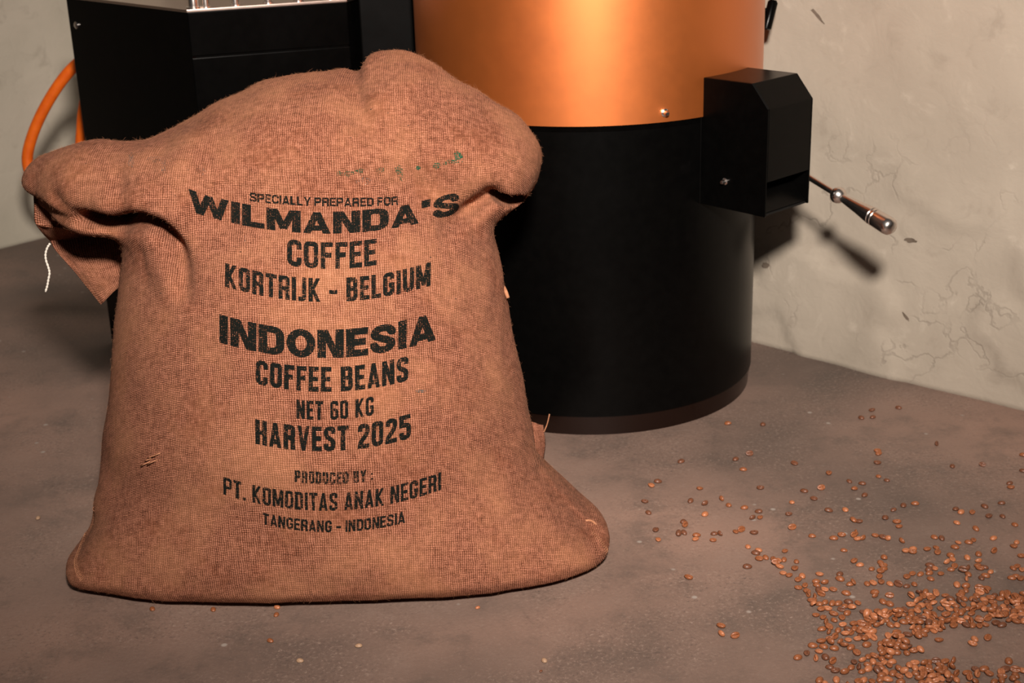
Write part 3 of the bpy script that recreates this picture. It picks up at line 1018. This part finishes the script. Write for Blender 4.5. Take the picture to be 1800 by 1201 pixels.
def text_cells(text, heavy, hpx, x0, x1):
    """sampled ink cells of a line in pixel-sized units: arrays (x, y_up) centres on a lattice"""
    gap = 0.085 if not heavy else 0.06
    if heavy:
        G, t = glyphs(1, 0.70)
    else:
        lo_, hi_ = 0.2, 1.2          # letter width that fills the measured line without stretching the strokes
        for _ in range(24):
            md = (lo_ + hi_) / 2
            G, t = glyphs(0, md, 0.215 if hpx < 18 else 0.19 if hpx < 25 else 0.165 if hpx < 35 else 0.18)
            if sum(G[c][0] for c in text) + gap * (len(text) - 1) > (x1 - x0) / hpx: hi_ = md
            else: lo_ = md
    widths = [G[c][0] for c in text]
    total = sum(widths) + gap * (len(text) - 1)
    sx = (x1 - x0) / total           # pixels per unit, across
    cell = 0.62
    nx = int((x1 - x0) / cell); ny = int(hpx / cell)
    mask = np.zeros((nx, ny), bool)
    pen = 0.0
    yy = (np.arange(ny) + .5) / ny
    h = t / 2
    for c, wd in zip(text, widths):
        i0 = max(0, int(pen * sx / cell) - 1); i1 = min(nx, int((pen + wd) * sx / cell) + 2)
        X, Y = np.meshgrid((np.arange(i0, i1) + .5) * cell / sx - pen, yy, indexing='ij')
        ins = np.zeros(X.shape, bool)
        for poly in G[c][1]:
            p = np.array(poly, float)
            for k in range(len(p) - 1):
                a, b = p[k], p[k + 1]; d = b - a; l = np.hypot(*d)
                if l < 1e-9: continue
                s = ((X - a[0]) * d[0] + (Y - a[1]) * d[1]) / l
                n = ((X - a[0]) * d[1] - (Y - a[1]) * d[0]) / l
                # slanted strokes keep their horizontal thickness
                hw = h * (0.84 if abs(d[0]) > .05 and abs(d[1]) > .05 and len(p) == 2 else 1.0)
                ins |= (s >= 0) & (s <= l) & (np.abs(n) <= hw)
                if 0 < k: ins |= (X - a[0]) ** 2 + (Y - a[1]) ** 2 <= h * h
        ins &= (X >= -.001) & (X <= wd + .001)
        mask[i0:i1] |= ins
        pen += wd + gap
    return mask, cell


LINES = [  # text, heavy, height px, baseline left / middle / right in the photograph
    ("SPECIALLY PREPARED FOR", 0, 15.5, (439, 354), (555, 362.5), (700, 361), .17),
    ("WILMANDA'S", 1, 39, (331, 371), (570, 411), (807, 374), .12),
    ("COFFEE", 0, 47, (505, 466.5), (580, 473), (662, 466), .15),
    ("KORTRIJK - BELGIUM", 0, 42, (396, 504), (575, 531), (757, 502), .18),
    ("INDONESIA", 1, 50, (386, 602), (575, 629.5), (766, 597), .12),
    ("COFFEE BEANS", 0, 44, (450, 675), (583, 688.5), (718, 669), .13),
    ("NET 60 KG", 0, 33, (521, 735.5), (590, 737.5), (657, 729.5), .11),
    ("HARVEST 2025", 0, 43.5, (449, 780), (580, 793), (722, 770), .13),
    ("PRODUCED BY :", 0, 21.5, (518, 847), (585, 851), (656, 845), .24),
    ("PT. KOMODITAS ANAK NEGERI", 0, 31, (393, 869), (580, 897.5), (775, 861), .13),
    ("TANGERANG - INDONESIA", 0, 20.5, (462, 921.5), (585, 935.5), (712, 919), .16),
]


def bean_free(*a): pass


def make_sack():
    root = thing('coffee_sack', 'large brown jute coffee sack printed in black, leaning on the machines', 'sack')
    lo = np.array([-.66, 1.40, -.008]); step = 0.0042
    n = (np.array([.14, 1.94, .66]) - lo) / step
    ax = [np.arange(int(k) + 1) * step + l for k, l in zip(n, lo)]
    f = np.empty([len(a) for a in ax], np.float32)
    CH = 24
    for i in range(0, len(ax[0]), CH):
        g = np.stack(np.meshgrid(ax[0][i:i + CH], ax[1], ax[2], indexing='ij'), -1).astype(np.float32)
        f[i:i + CH] = sack_sdf(g)
    V, Q = surface_nets(f, lo, step)
    V = relax(V, Q, 3)
    fn = np.cross(V[Q[:, 2]] - V[Q[:, 0]], V[Q[:, 3]] - V[Q[:, 1]])
    VN = np.stack([sum(np.bincount(Q[:, k], fn[:, c], len(V)) for k in range(4)) for c in range(3)], -1)
    VN /= np.linalg.norm(VN, axis=1)[:, None] + 1e-12
    UV = lay_cloth(V, Q, VN, cloth_uv(V))
    body = np_mesh('sack_body', V, Q, M_JUTE, root, True, UV)
    bvh = BVHTree.FromPolygons(V.tolist(), Q.tolist())
    cv = Vector(CAM)

    def project(px, py, lift):
        d = rays(px, py)
        out = np.full(d.shape, np.nan); nor = np.zeros_like(d); uvs = np.zeros((len(d), 2))
        for i in range(len(d)):
            loc, nn, idx, dist = bvh.ray_cast(cv, Vector(d[i]).normalized())
            if loc is not None:
                if nn.dot(Vector(d[i])) > 0: nn = -nn
                out[i] = loc + nn * lift; nor[i] = nn
                q = Q[idx]; uvs[i] = np.array(poly_3d_calc([Vector(V[k]) for k in q], loc)) @ UV[q]
        return out, nor, uvs

    # ---- printed lettering: sheets of ink cells lying on the cloth
    def ink_sheet(name, mask, posfun, wear, mat, label, seed):
        I = np.argwhere(mask)
        if not len(I): return
        nx, ny = mask.shape
        used = np.zeros((nx + 1, ny + 1), bool)
        for a in (0, 1):
            for b in (0, 1):
                used[I[:, 0] + a, I[:, 1] + b] = True
        U = np.argwhere(used)
        vid = np.full(used.shape, -1); vid[used] = np.arange(len(U))
        px, py = posfun(U[:, 0], U[:, 1])
        P, _, uv = project(px, py, 0.0005)
        q = np.stack([vid[I[:, 0], I[:, 1]], vid[I[:, 0] + 1, I[:, 1]], vid[I[:, 0] + 1, I[:, 1] + 1], vid[I[:, 0], I[:, 1] + 1]], -1)
        c = uv[q].mean(1)
        # worn where the threads dip and in random patches
        su = np.sin(c[:, 0] * math.pi / (WP * 1.3)); sv = np.sin(c[:, 1] * math.pi / WP); s = su * sv
        hh = np.maximum(np.abs(su) * (.5 + .42 * s), np.abs(sv) * (.58 - .42 * s))
        nz = 1.2 * vnoise(c[:, 0] * 700 + 5, c[:, 1] * 700 + 3, seed) + .5 * vnoise(c[:, 0] * 150, c[:, 1] * 150, seed + 1)
        keep = (hh + nz * 0.5) > wear * 1.25
        big = np.abs(P[q][:, 0] - P[q][:, 2]).max(1) < 0.01
        keep &= big & ~np.isnan(P[q]).any((1, 2))
        q = q[keep]
        us = np.unique(q); re = np.zeros(len(P), int); re[us] = np.arange(len(us))
        o = np_mesh(name, P[us], re[q], mat, root, True, uv[us])
        if label: o['label'] = label
        return o

    for i, (txt, heavy, hp, p0, p1, p2, wear) in enumerate(LINES):
        mask, cell = text_cells(txt, heavy, hp, p0[0], p2[0])
        co = np.polyfit([p0[0], p1[0], p2[0]], [p0[1], p1[1], p2[1]], 2)

        def pos(a, b, co=co, x0=p0[0], cell=cell):
            x = x0 + a * cell
            return x, np.polyval(co, x) - b * cell
        ink_sheet('printed_line', mask, pos, wear, M_INK, 'heavy black stencil lettering' if heavy else 'condensed black stencil lettering', 200 + i)
    # faint green and blue-grey smears above the lettering
    smears = [(805, 274, 9, 8, .30), (798, 284, 16, 4, .55), (768, 291, 8, 6, .45), (783, 287, 5, 3, .5), (735, 295, 5, 4, .35), (701, 298, 7, 9, .5), (705, 308, 5, 12, .62),
              (668, 299, 9, 5, .62), (632, 300, 9, 5, .5), (612, 305, 14, 6, .62), (596, 305, 6, 6, .6)]
    for i, (x, y, w, h, wr) in enumerate(smears):
        a = int(2 * w / .6); b = int(2 * h / .6)
        X, Y = np.meshgrid(np.linspace(-1, 1, a), np.linspace(-1, 1, b), indexing='ij')
        mk = (X ** 2 + Y ** 2 + .9 * vnoise(X * 3 + 20, Y * 3 + 20, 300 + i)) < .8
        ink_sheet('green_print_mark', mk, lambda A, B_, x=x, y=y, w=w, h=h: (x - w + A * .6, y + h - B_ * .6), wr, M_GREEN, None, 320 + i)
    for i, (x, y, w, h, wr) in enumerate([(232, 283, 7, 14, .62), (272, 280, 16, 6, .62), (288, 292, 6, 12, .66), (350, 300, 14, 10, .72), (640, 318, 18, 8, .72), (432, 420, 4, 5, .6), (740, 688, 10, 3, .5)]):
        a = int(2 * w / .6); b = int(2 * h / .6)
        X, Y = np.meshgrid(np.linspace(-1, 1, a), np.linspace(-1, 1, b), indexing='ij')
        mk = (X ** 2 + Y ** 2 + .9 * vnoise(X * 3 + 20, Y * 3 + 20, 400 + i)) < .8
        ink_sheet('faded_print_mark', mk, lambda A, B_, x=x, y=y, w=w, h=h: (x - w + A * .6, y + h - B_ * .6), wr, M_BLUE, None, 420 + i)

    # ---- cloth sheets: hanging mouth flap on the left, rims on the right
    def sheet(name, rows, res, thick=0.0022, ruf=0.0025, seed=5):
        R_ = np.array([spline(r, res[0]) for r in rows])
        Gd = np.array([spline(R_[:, j], res[1]) for j in range(res[0])])       # res0 x res1 x 3
        a, b = np.meshgrid(np.linspace(0, 4, res[0]), np.linspace(0, 4, res[1]), indexing='ij')
        Gd[..., 1] += ruf * vnoise(a * 1.5 + 7, b * 1.5 + 3, seed) * 2
        idx = np.arange(res[0] * res[1]).reshape(res)
        q = np.stack([idx[:-1, :-1], idx[1:, :-1], idx[1:, 1:], idx[:-1, 1:]], -1).reshape(-1, 4)
        du = np.concatenate([[0], np.cumsum(np.linalg.norm(np.diff(Gd[:, res[1] // 2], axis=0), axis=1))])
        dv = np.concatenate([[0], np.cumsum(np.linalg.norm(np.diff(Gd[res[0] // 2], axis=0), axis=1))])
        uv = np.stack(np.meshgrid(du, dv, indexing='ij'), -1).reshape(-1, 2)
        o = np_mesh(name, Gd.reshape(-1, 3), q, M_JUTE, root, True, uv)
        m = o.modifiers.new('cloth_thickness', 'SOLIDIFY'); m.thickness = thick; m.offset = 0
        return o
    Y1 = 1.735
    sheet('mouth_flap', [
        [at_y(78, 395, 1.775), at_y(120, 405, 1.79), at_y(170, 405, 1.80), at_y(235, 395, 1.80)],
        [at_y(96, 436, 1.760), at_y(130, 445, 1.765), at_y(175, 440, 1.77), at_y(235, 430, 1.775)],
        [at_y(132, 480, 1.755), at_y(155, 482, 1.752), at_y(185, 478, 1.750), at_y(236, 462, 1.755)],
        [at_y(178, 535, 1.750), at_y(184, 529, 1.747), at_y(200, 513, 1.745), at_y(238, 480, 1.750)]], (40, 40))
    sheet('lower_fold', [
        [at_y(58, 318, 1.735), at_y(85, 350, 1.755), at_y(150, 375, 1.775), at_y(220, 395, 1.79)],
        [at_y(62, 385, 1.700), at_y(90, 392, 1.715), at_y(150, 399, 1.745), at_y(220, 400, 1.77)],
        [at_y(66, 398, 1.705), at_y(92, 402, 1.720), at_y(150, 405, 1.750), at_y(220, 404, 1.775)],
        [at_y(88, 425, 1.765), at_y(105, 425, 1.780), at_y(150, 420, 1.80), at_y(220, 412, 1.81)]], (40, 30), ruf=.003, seed=15)
    sheet('right_rim', [
        [at_y(868, 348, 1.74), at_y(890, 330, 1.775), at_y(925, 316, 1.775), at_y(942, 296, 1.765)],
        [at_y(866, 362, 1.735), at_y(888, 350, 1.755), at_y(918, 336, 1.755), at_y(938, 312, 1.750)],
        [at_y(866, 368, 1.75), at_y(888, 357, 1.775), at_y(920, 342, 1.775), at_y(940, 320, 1.77)]], (30, 16), seed=25)
    sheet('rear_corner_flap', [
        [at_y(915, 735, 1.80), at_y(935, 742, 1.80), at_y(955, 748, 1.80)],
        [at_y(915, 770, 1.795), at_y(940, 775, 1.79), at_y(958, 780, 1.80)],
        [at_y(915, 800, 1.79), at_y(940, 803, 1.79), at_y(955, 806, 1.80)]], (16, 16), seed=35)

    # ---- overlock seams at the bottom corners (sub-detail of the side seam)
    def seam(name, pts, cnt, ln, lift=.0015):
        px, py = spline(pts, cnt).T
        P, Nn, _ = project(px, py, lift)
        ok = ~np.isnan(P).any(1)
        P = P[ok]; Nn = Nn[ok]
        Vv, Ff = [], []
        for i in range(1, len(P) - 1):
            t = P[i + 1] - P[i - 1]
            if np.linalg.norm(t) > .03: continue
            t = t / (np.linalg.norm(t) + 1e-9)
            s = np.cross(t, Nn[i]) + .35 * t
            a, b = P[i] - s * ln, P[i] + s * ln
            base = len(Vv); r = .00042
            for q, e in ((a, -.0012), (P[i], .0006), (b, -.0012)):
                c = q + Nn[i] * e
                Vv += [c + t * r, c + Nn[i] * r, c - t * r, c - Nn[i] * r]
            for k in range(2):
                for m in range(4):
                    Ff.append((base + k * 4 + m, base + k * 4 + (m + 1) % 4, base + k * 4 + 4 + (m + 1) % 4, base + k * 4 + 4 + m))
        if Vv:
            o = mesh_obj(name, Vv, Ff, M_FIBRE, root, True)
            return o
    seam('stitching', [(166, 892), (158, 915), (150, 940), (140, 965), (133, 985), (136, 1005), (146, 1022)], 44, .0032, .0009)
    seam('stitching', [(1040, 935), (1055, 950), (1066, 968), (1069, 985)], 20, .0032, .0009)

    # ---- stray threads
    def strand(name, pts, ys, rad, mat, n=24):
        P = np.array([at_y(x, y, Y) for (x, y), Y in zip(pts, np.broadcast_to(ys, len(pts)))])
        return tube(name, spline(P, n), rad, mat, root, 8)
    strand('thread_loop', [(1022, 918), (1036, 915), (1047, 922), (1050, 938), (1044, 946)], 1.60, .0016, M_FIBRE)
    strand('thread_loop', [(1024, 924), (1038, 921), (1046, 930), (1046, 942)], 1.605, .0016, M_FIBRE)
    strand('dry_straw', [(882, 500), (888, 510), (893, 524)], [1.69, 1.67, 1.665], .0024, M_FIBRE, 8)
    strand('dry_straw', [(956, 760), (962, 745), (966, 728)], [1.795, 1.80, 1.80], .0008, M_FIBRE, 8)
    # frayed tuft on the left flank
    px, py = np.array([(262, 808), (268, 803), (276, 800), (258, 815), (270, 812)], float).T
    P, Nn, _ = project(px, py, .001)
    for i in range(5):
        d = np.array([.006, -.001, .003]) * (0.7 + .15 * i)
        tube('frayed_tuft', [P[i] - d, P[i] + Nn[i] * .0025, P[i] + d * 1.1 + Nn[i] * (.0005 + .0006 * i)], .0007, M_FIBRE, root, 6)

    # ---- fuzz
    g = np.random.default_rng(3)
    me = body.data
    Nv = np.empty(len(V) * 3, np.float32); me.vertices.foreach_get('normal', Nv); Nv = Nv.reshape(-1, 3)
    cand = np.where((V[:, 2] > .01) & (V[:, 1] < 1.80))[0]
    wts = np.where(V[cand, 2] > .47, 3.0, 1.0); wts /= wts.sum()
    k = 16000
    pick = g.choice(cand, k, p=wts)
    p = V[pick]; nn = Nv[pick]
    rnd = g.normal(size=(k, 3)); tan = rnd - nn * (rnd * nn).sum(1)[:, None]; tan /= np.linalg.norm(tan, axis=1)[:, None]
    ln = g.uniform(.0015, .0055, k) * np.where(g.random(k) < .03, 2.2, 1)
    up = g.uniform(.10, .75, k)
    d1 = tan + nn * up[:, None]; d1 /= np.linalg.norm(d1, axis=1)[:, None]
    bend = g.normal(size=(k, 3)) * .35
    p1 = p + d1 * ln[:, None] * .5
    d2 = d1 + bend; d2 /= np.linalg.norm(d2, axis=1)[:, None]
    p2 = p1 + d2 * ln[:, None] * .5
    r = .00007
    s1 = np.cross(d1, nn); s1 /= np.linalg.norm(s1, axis=1)[:, None] + 1e-9
    s2 = np.cross(d1, s1)
    ring = []
    for c, sc in ((p, 1.0), (p1, .9), (p2, .5)):
        for t in range(3):
            a = 2 * math.pi * t / 3
            ring.append(c + r * sc * (math.cos(a) * s1 + math.sin(a) * s2))
    VV = np.stack(ring, 1).reshape(-1, 3)          # k*9
    base = np.arange(k)[:, None, None] * 9
    qq = np.array([[0, 1, 4, 3], [1, 2, 5, 4], [2, 0, 3, 5], [3, 4, 7, 6], [4, 5, 8, 7], [5, 3, 6, 8]])
    QQ = (base + qq[None]).reshape(-1, 4)
    fz = np_mesh('loose_fibres', VV, QQ, M_FIBRE, root, True)
    fz['kind'] = 'stuff'
    return root


make_sack()


def make_string():
    P = [at_y(x, y, 1.715) for x, y in [(88, 428), (83, 436), (80, 447), (81, 458), (85, 470), (87, 480), (85, 492), (83, 503), (80, 513)]]
    o = tube('white_string', spline(P, 60), .0013, M_STRING, None, 10, 1 + .25 * np.sin(np.arange(60) * 1.7))
    tag(o, 'short white string hanging from the left mouth of the sack', 'string')


make_string()


# ------------------------------------------------------------------ coffee beans
def bean_mesh(name, mat, groove=True, lx=.0052, ly=.0038, lz=.0027):
    nu, nv = 16, 11
    V, F = [], []
    for j in range(nv):
        ph = -math.pi / 2 + math.pi * j / (nv - 1)
        for i in range(nu):
            th = 2 * math.pi * i / nu
            x = math.cos(ph) * math.cos(th); y = math.cos(ph) * math.sin(th); z = math.sin(ph)
            X, Yy = lx * x * (1 + .08 * x), ly * y
            Z = lz * z * (1.25 if z < 0 else 0.55)
            if groove and z > 0.0:
                Z -= lz * .75 * math.exp(-(Yy / (.0008)) ** 2) * min(1, (1 - x * x) * 1.6) * min(1, z * 2.2)
            V.append((X, Yy, Z))
    for j in range(nv - 1):
        for i in range(nu):
            F.append((j * nu + i, j * nu + (i + 1) % nu, (j + 1) * nu + (i + 1) % nu, (j + 1) * nu + i))
    bm = bmesh.new()
    vs_ = [bm.verts.new(v) for v in V]
    for f in F:
        try: bm.faces.new([vs_[k] for k in f])
        except ValueError: pass
    bmesh.ops.remove_doubles(bm, verts=bm.verts, dist=1e-6)
    bmesh.ops.recalc_face_normals(bm, faces=bm.faces)
    me = bpy.data.meshes.new(name); bm.to_mesh(me); bm.free()
    me.materials.append(mat)
    me.polygons.foreach_set('use_smooth', [True] * len(me.polygons))
    return me


BM = [bean_mesh('coffee_bean', m) for m in BEANS]
BV = [np.array([v.co for v in m.vertices]) for m in BM]

SPARSE = [(1279,745),(1341,747),(1514,735),(1532,722),(1534,734),(1579,717),(1197,812),(1293,808),(1318,800),(1307,826),(1396,816),(1145,855),(1156,847),(1230,860),(1336,859),(1134,883),(1214,881),(1239,887),(1239,905),(1269,879),(1281,889),(1309,893),
 (1334,900),(1336,911),(1322,912),(1140,902),(1201,918),(1205,925),(1153,933),(1157,950),(1193,940),(1202,937),(1224,942),(1223,949),(1255,939),(1266,940),(1254,951),(1293,936),(1303,934),(1326,938),
 (1315,962),(1386,905),(1392,884),(1430,878),(1414,864),(1393,930),(1427,943),(1334,968),(1329,973),(1334,984),(1346,981),(1359,984),(1368,988),(1378,985),(1364,995),(1371,998),(1380,970),(1400,988),
 (1397,1001),(1376,1009),(1387,1013),(1313,997),(1211,1017),(1267,1102),(1269,1117),(1293,1121),(1483,968),(1410,1014),(1403,1021),(1415,1031),(1404,1035),(1440,1011),(1434,1023),(1450,1026),(1436,1030),
 (1449,1038),(1439,1038),(1464,1038),(1488,1044),(1476,1010),(1477,1019),(1495,1028),(1418,1041),(1420,1048),(1431,1051),(1443,1047),(1428,1058),(1430,1066),(1440,1063),(1450,1060),(1463,1063),(1473,1062),
 (1492,1059),(1485,1067),(1497,1070),(1444,1074),(1455,1072),(1434,1083),(1447,1087),(1465,1081),(1479,1074),(1489,1079),(1480,1088),(1466,1091),(1453,1096),(1445,1107),(1457,1104),(1456,1113),(1481,1100),
 (1473,1109),(1490,1107),(1486,1117),(1497,1115),(1458,1125),(1468,1122),(1444,1129),(1460,1132),(1476,1130),(1491,1127),(1428,1136),(1448,1138),(1467,1141),(1483,1137),(1496,1139),(1418,1150),(1439,1147),
 (1402,1157),(1433,1160),(1451,1157),(1464,1166),(1459,1174),(1469,1181),(1484,1184),(1496,1175),(1647,782),(1543,794),(1544,799),(1542,815),(1544,838),(1559,845),(1457,833),(1493,847),(1516,851),(1502,860),
 (1444,860),(1520,871),(1456,898),(1486,897),(1674,820),(1727,819),(1775,850),(1777,858),(1798,801),(1797,828),(1609,886),(1588,889),(1571,897),(1556,911),(1577,919),(1580,927),(1680,896),(1689,901),(1709,902),
 (1731,891),(1738,909),(1762,908),(1761,885),(1784,923),(1682,920),(1715,930),(1509,918),(1500,917),(1466,947),(1479,942),(1506,938),(1501,943),(1507,949),(1516,948),(1539,943),(1552,946),(1561,950),(1586,953),
 (1642,945),(1655,947),(1684,955),(1679,963),(1702,954),(1711,951),(1746,947),(1787,954),(1782,962),(1593,970),(1604,972),(1605,966),(1630,967),(1645,964),(1648,973),(1748,971),(1795,979),(1720,975),(1700,981),
 (1671,979),(1674,985),(1664,990),(1720,988),(1718,996),(1501,988),(1512,994),(1554,981),(1548,990),(1553,996),(1635,995),(1532,1001),(1553,1001),(1548,1006),(1546,1015),(1524,1027),(1535,1027),(1549,1025),
 (1564,1027),(1578,1030),(1594,1031),(1607,1028),(1594,1016),(1604,1010),(1618,1010),(1633,1002),(1642,1001),(1634,1008),(1654,1010),(1636,1019),(1672,1002),(1678,997),(1700,1001),(1693,1009),(1702,1011),
 (1700,1020),(1723,1001),(1730,998),(1741,1006),(1725,1017),(1733,1013),(1682,1029),(1698,1033),(1538,1043),(1538,1049),(1564,1050),(1552,1059),(1564,1063),(1508,1062),(1500,1029),(1650,1127),(1713,1124),
 (1736,1124),(1710,1134),(1773,1164),(1506,1150),(1788,997),(1781,1000),(1796,1003),(1786,1014),(1794,1019),(1779,1017),(1523,1135),(1535,1124),(1607,1146),(1617,1147),(1597,1138)]
DENSE = [  # polygons of the heaped areas in the photograph with a number of beans
    ([(1598, 1045), (1640, 1036), (1690, 1058), (1692, 1080), (1640, 1085), (1600, 1078)], 34),
    ([(1680, 1040), (1740, 1035), (1764, 1048), (1755, 1068), (1690, 1070)], 22),
    ([(1690, 1064), (1755, 1062), (1800, 1078), (1800, 1095), (1740, 1104), (1668, 1102)], 40),
    ([(1768, 1045), (1800, 1045), (1800, 1095), (1772, 1085)], 16),
    ([(1515, 1078), (1600, 1072), (1610, 1086), (1590, 1100), (1525, 1102)], 30),
    ([(1596, 1085), (1660, 1085), (1667, 1108), (1640, 1114), (1600, 1108)], 22),
    ([(1498, 1098), (1530, 1100), (1540, 1128), (1500, 1125)], 12),
    ([(1553, 1115), (1625, 1110), (1628, 1122), (1560, 1125)], 10),
    ([(1545, 1128), (1590, 1126), (1600, 1150), (1550, 1152)], 16),
    ([(1498, 1160), (1560, 1150), (1575, 1165), (1545, 1183), (1500, 1185)], 17),
    ([(1545, 1175), (1600, 1168), (1602, 1201), (1548, 1201)], 10),
    ([(1606, 1165), (1675, 1163), (1683, 1192), (1640, 1201), (1610, 1195)], 26),
    ([(1615, 1190), (1690, 1188), (1690, 1215), (1615, 1215)], 16),
    ([(1700, 1175), (1800, 1180), (1800, 1215), (1700, 1215)], 22),
    ([(1440, 1195), (1600, 1195), (1600, 1215), (1440, 1215)], 14)]


def in_poly(x, y, P):
    c = False; n = len(P)
    for i in range(n):
        x1, y1 = P[i]; x2, y2 = P[(i + 1) % n]
        if (y1 > y) != (y2 > y) and x < (x2 - x1) * (y - y1) / (y2 - y1) + x1: c = not c
    return c


def make_beans():
    r = random.Random(21)
    spots = []        # world x, y, px, py

    def add(px, py):
        p = on_floor(px, py + 1.5)
        spots.append([p[0], p[1], px, py])
    for s in SPARSE: add(*s)
    for poly, n in DENSE:
        xs = [p[0] for p in poly]; ys = [p[1] for p in poly]
        k = 0; tries = 0; own = []
        while k < n and tries < 4000:
            tries += 1
            x, y = r.uniform(min(xs), max(xs)), r.uniform(min(ys), max(ys))
            if not in_poly(x, y, poly): continue
            p = on_floor(x, y + 1.5)
            md = min([math.hypot(p[0] - q[0], p[1] - q[1]) for q in spots] or [1])
            if md < (0.0068 if tries < 2500 else 0.0045): continue
            add(x, y); k += 1
    # settle: a bean whose centre is close to earlier ones rides on top of them
    placed = []
    order = list(range(len(spots))); r.shuffle(order)
    items = []
    for i in order:
        x, y, px, py = spots[i]
        lvl = 0.0; near = [q for q in placed if math.hypot(q[0] - x, q[1] - y) < 0.0088]
        close = [q for q in near if math.hypot(q[0] - x, q[1] - y) < 0.0062]
        if close: lvl = max(q[2] for q in close) + 0.0034
        elif near and r.random() < .3: lvl = min(q[2] for q in near) + .0012
        placed.append((x, y, lvl))
        pose = r.random()
        tilt = 0.35 if lvl > 0 else 0.10
        ex = (math.pi if pose < .52 else (0 if pose < .85 else r.choice((-1, 1)) * 1.25)) + r.gauss(0, tilt)
        rot = Matrix.Rotation(r.uniform(0, 2 * math.pi), 3, 'Z') @ Matrix.Rotation(ex, 3, 'X') @ Matrix.Rotation(r.gauss(0, tilt), 3, 'Y')
        far = spots[i][1] > 1.62
        t = r.random()
        vi = (0 if t < .62 else 1 if t < .90 else 2) if not far else (0 if t < .45 else 1 if t < .55 else 2)
        s = r.uniform(.88, 1.14)
        items.append((x, y, lvl, rot, vi, s, px, py))
    items.sort(key=lambda q: math.hypot(q[0], q[1]))
    lim = 290
    rest = items[lim:]

    def basez(vi, rot, s): return -(BV[vi] @ np.array(rot).T)[:, 2].min() * s
    for n, (x, y, lvl, rot, vi, s, px, py) in enumerate(items[:lim]):
        o = bpy.data.objects.new('coffee_bean', BM[vi])
        COL.objects.link(o)
        o.matrix_world = Matrix.Translation((x, y, basez(vi, rot, s) + lvl)) @ rot.to_4x4() @ Matrix.Scale(s, 4)
        tone = ('mid brown', 'orange brown', 'dark brown')[vi]
        up = rot[2][2]
        pose = 'crease up' if up > .6 else 'domed side up' if up < -.6 else 'on edge'
        if lvl > 0: pose += ', atop others'
        if py > 1145: zone = 'at the bottom edge of the spill' if px < 1600 else 'in the bottom right corner of the spill'
        elif py > 1095: zone = 'at the left fringe of the spill' if px < 1490 else 'in the lower heap of the spill' if px < 1640 else 'on the bare patch right of the heap'
        elif py > 1035: zone = 'at the left fringe of the dense band' if px < 1500 else 'in the middle of the dense band' if px < 1660 else 'at the right end of the dense band'
        else: zone = 'along the thin trail left above the heap' if px < 1450 else 'loosely strewn above the dense band' if px < 1640 else 'strewn at right above the dense band'
        lab = tone + ' bean, ' + pose + ', ' + zone
        tag(o, lab, 'coffee bean', 'spilled coffee beans')
    V, F = [], []
    mats = []
    for (x, y, lvl, rot, vi, s, px, py) in rest:
        b = len(V)
        P = (BV[vi] @ np.array(rot).T) * s + np.array([x, y, basez(vi, rot, s) + lvl])
        V += P.tolist()
        for p in BM[vi].polygons:
            F.append([b + k for k in p.vertices]); mats.append(vi)
    if rest:
        me = bpy.data.meshes.new('scattered_beans'); me.from_pydata(V, [], F)
        for m in BEANS: me.materials.append(m)
        me.polygons.foreach_set('material_index', mats)
        me.polygons.foreach_set('use_smooth', [True] * len(F))
        o = bpy.data.objects.new('scattered_beans', me); COL.objects.link(o)
        o['kind'] = 'stuff'
        tag(o, 'thinly scattered coffee beans on the concrete towards the right wall', 'coffee beans')
    # loners near the sack
    for px, py, vi, lab in [
        (268, 1071, 0, 'single brown bean in front of the sack, leftmost of the front beans'),
        (375, 1072, 0, 'single brown bean in front of the sack, second from the left'),
        (487, 1068, 1, 'upper of two beans touching the dark shadow edge before the sack'),
        (486, 1081, 0, 'lower of two beans just before the shadow edge of the sack'),
        (475, 1127, 0, 'brown bean on bare concrete below the pair of beans before the sack'),
        (631, 1136, 3, 'pale bean on bare concrete before the middle of the sack'),
        (527, 1162, 3, 'pale bean near the bottom edge, nearest of the beans before the sack'),
        (957, 1162, 3, 'pale unroasted bean alone on concrete before the right corner of sack'),
        (951, 1180, 2, 'tiny black bean fragment beside the pale bean before the right sack corner'),
        (840, 1068, 1, 'small tan bean at the shadow edge before the right half of sack'),
        (1037, 898, 2, 'dark bean on the floor just right of the sack, by its thread loop'),
        (67, 911, 3, 'pale bean alone on the floor left of the sack')]:
        p = on_floor(px, py + 1.5)
        s = .45 if 'tiny' in lab else .62 if 'small' in lab else .85
        rot = Matrix.Rotation(r.uniform(0, 6.28), 3, 'Z') @ Matrix.Rotation(math.pi + r.gauss(0, .1), 3, 'X')
        o = bpy.data.objects.new('coffee_bean', BM[vi]); COL.objects.link(o)
        o.matrix_world = Matrix.Translation((p[0], p[1], basez(vi, rot, s))) @ rot.to_4x4() @ Matrix.Scale(s, 4)
        tag(o, lab, 'coffee bean')


make_beans()
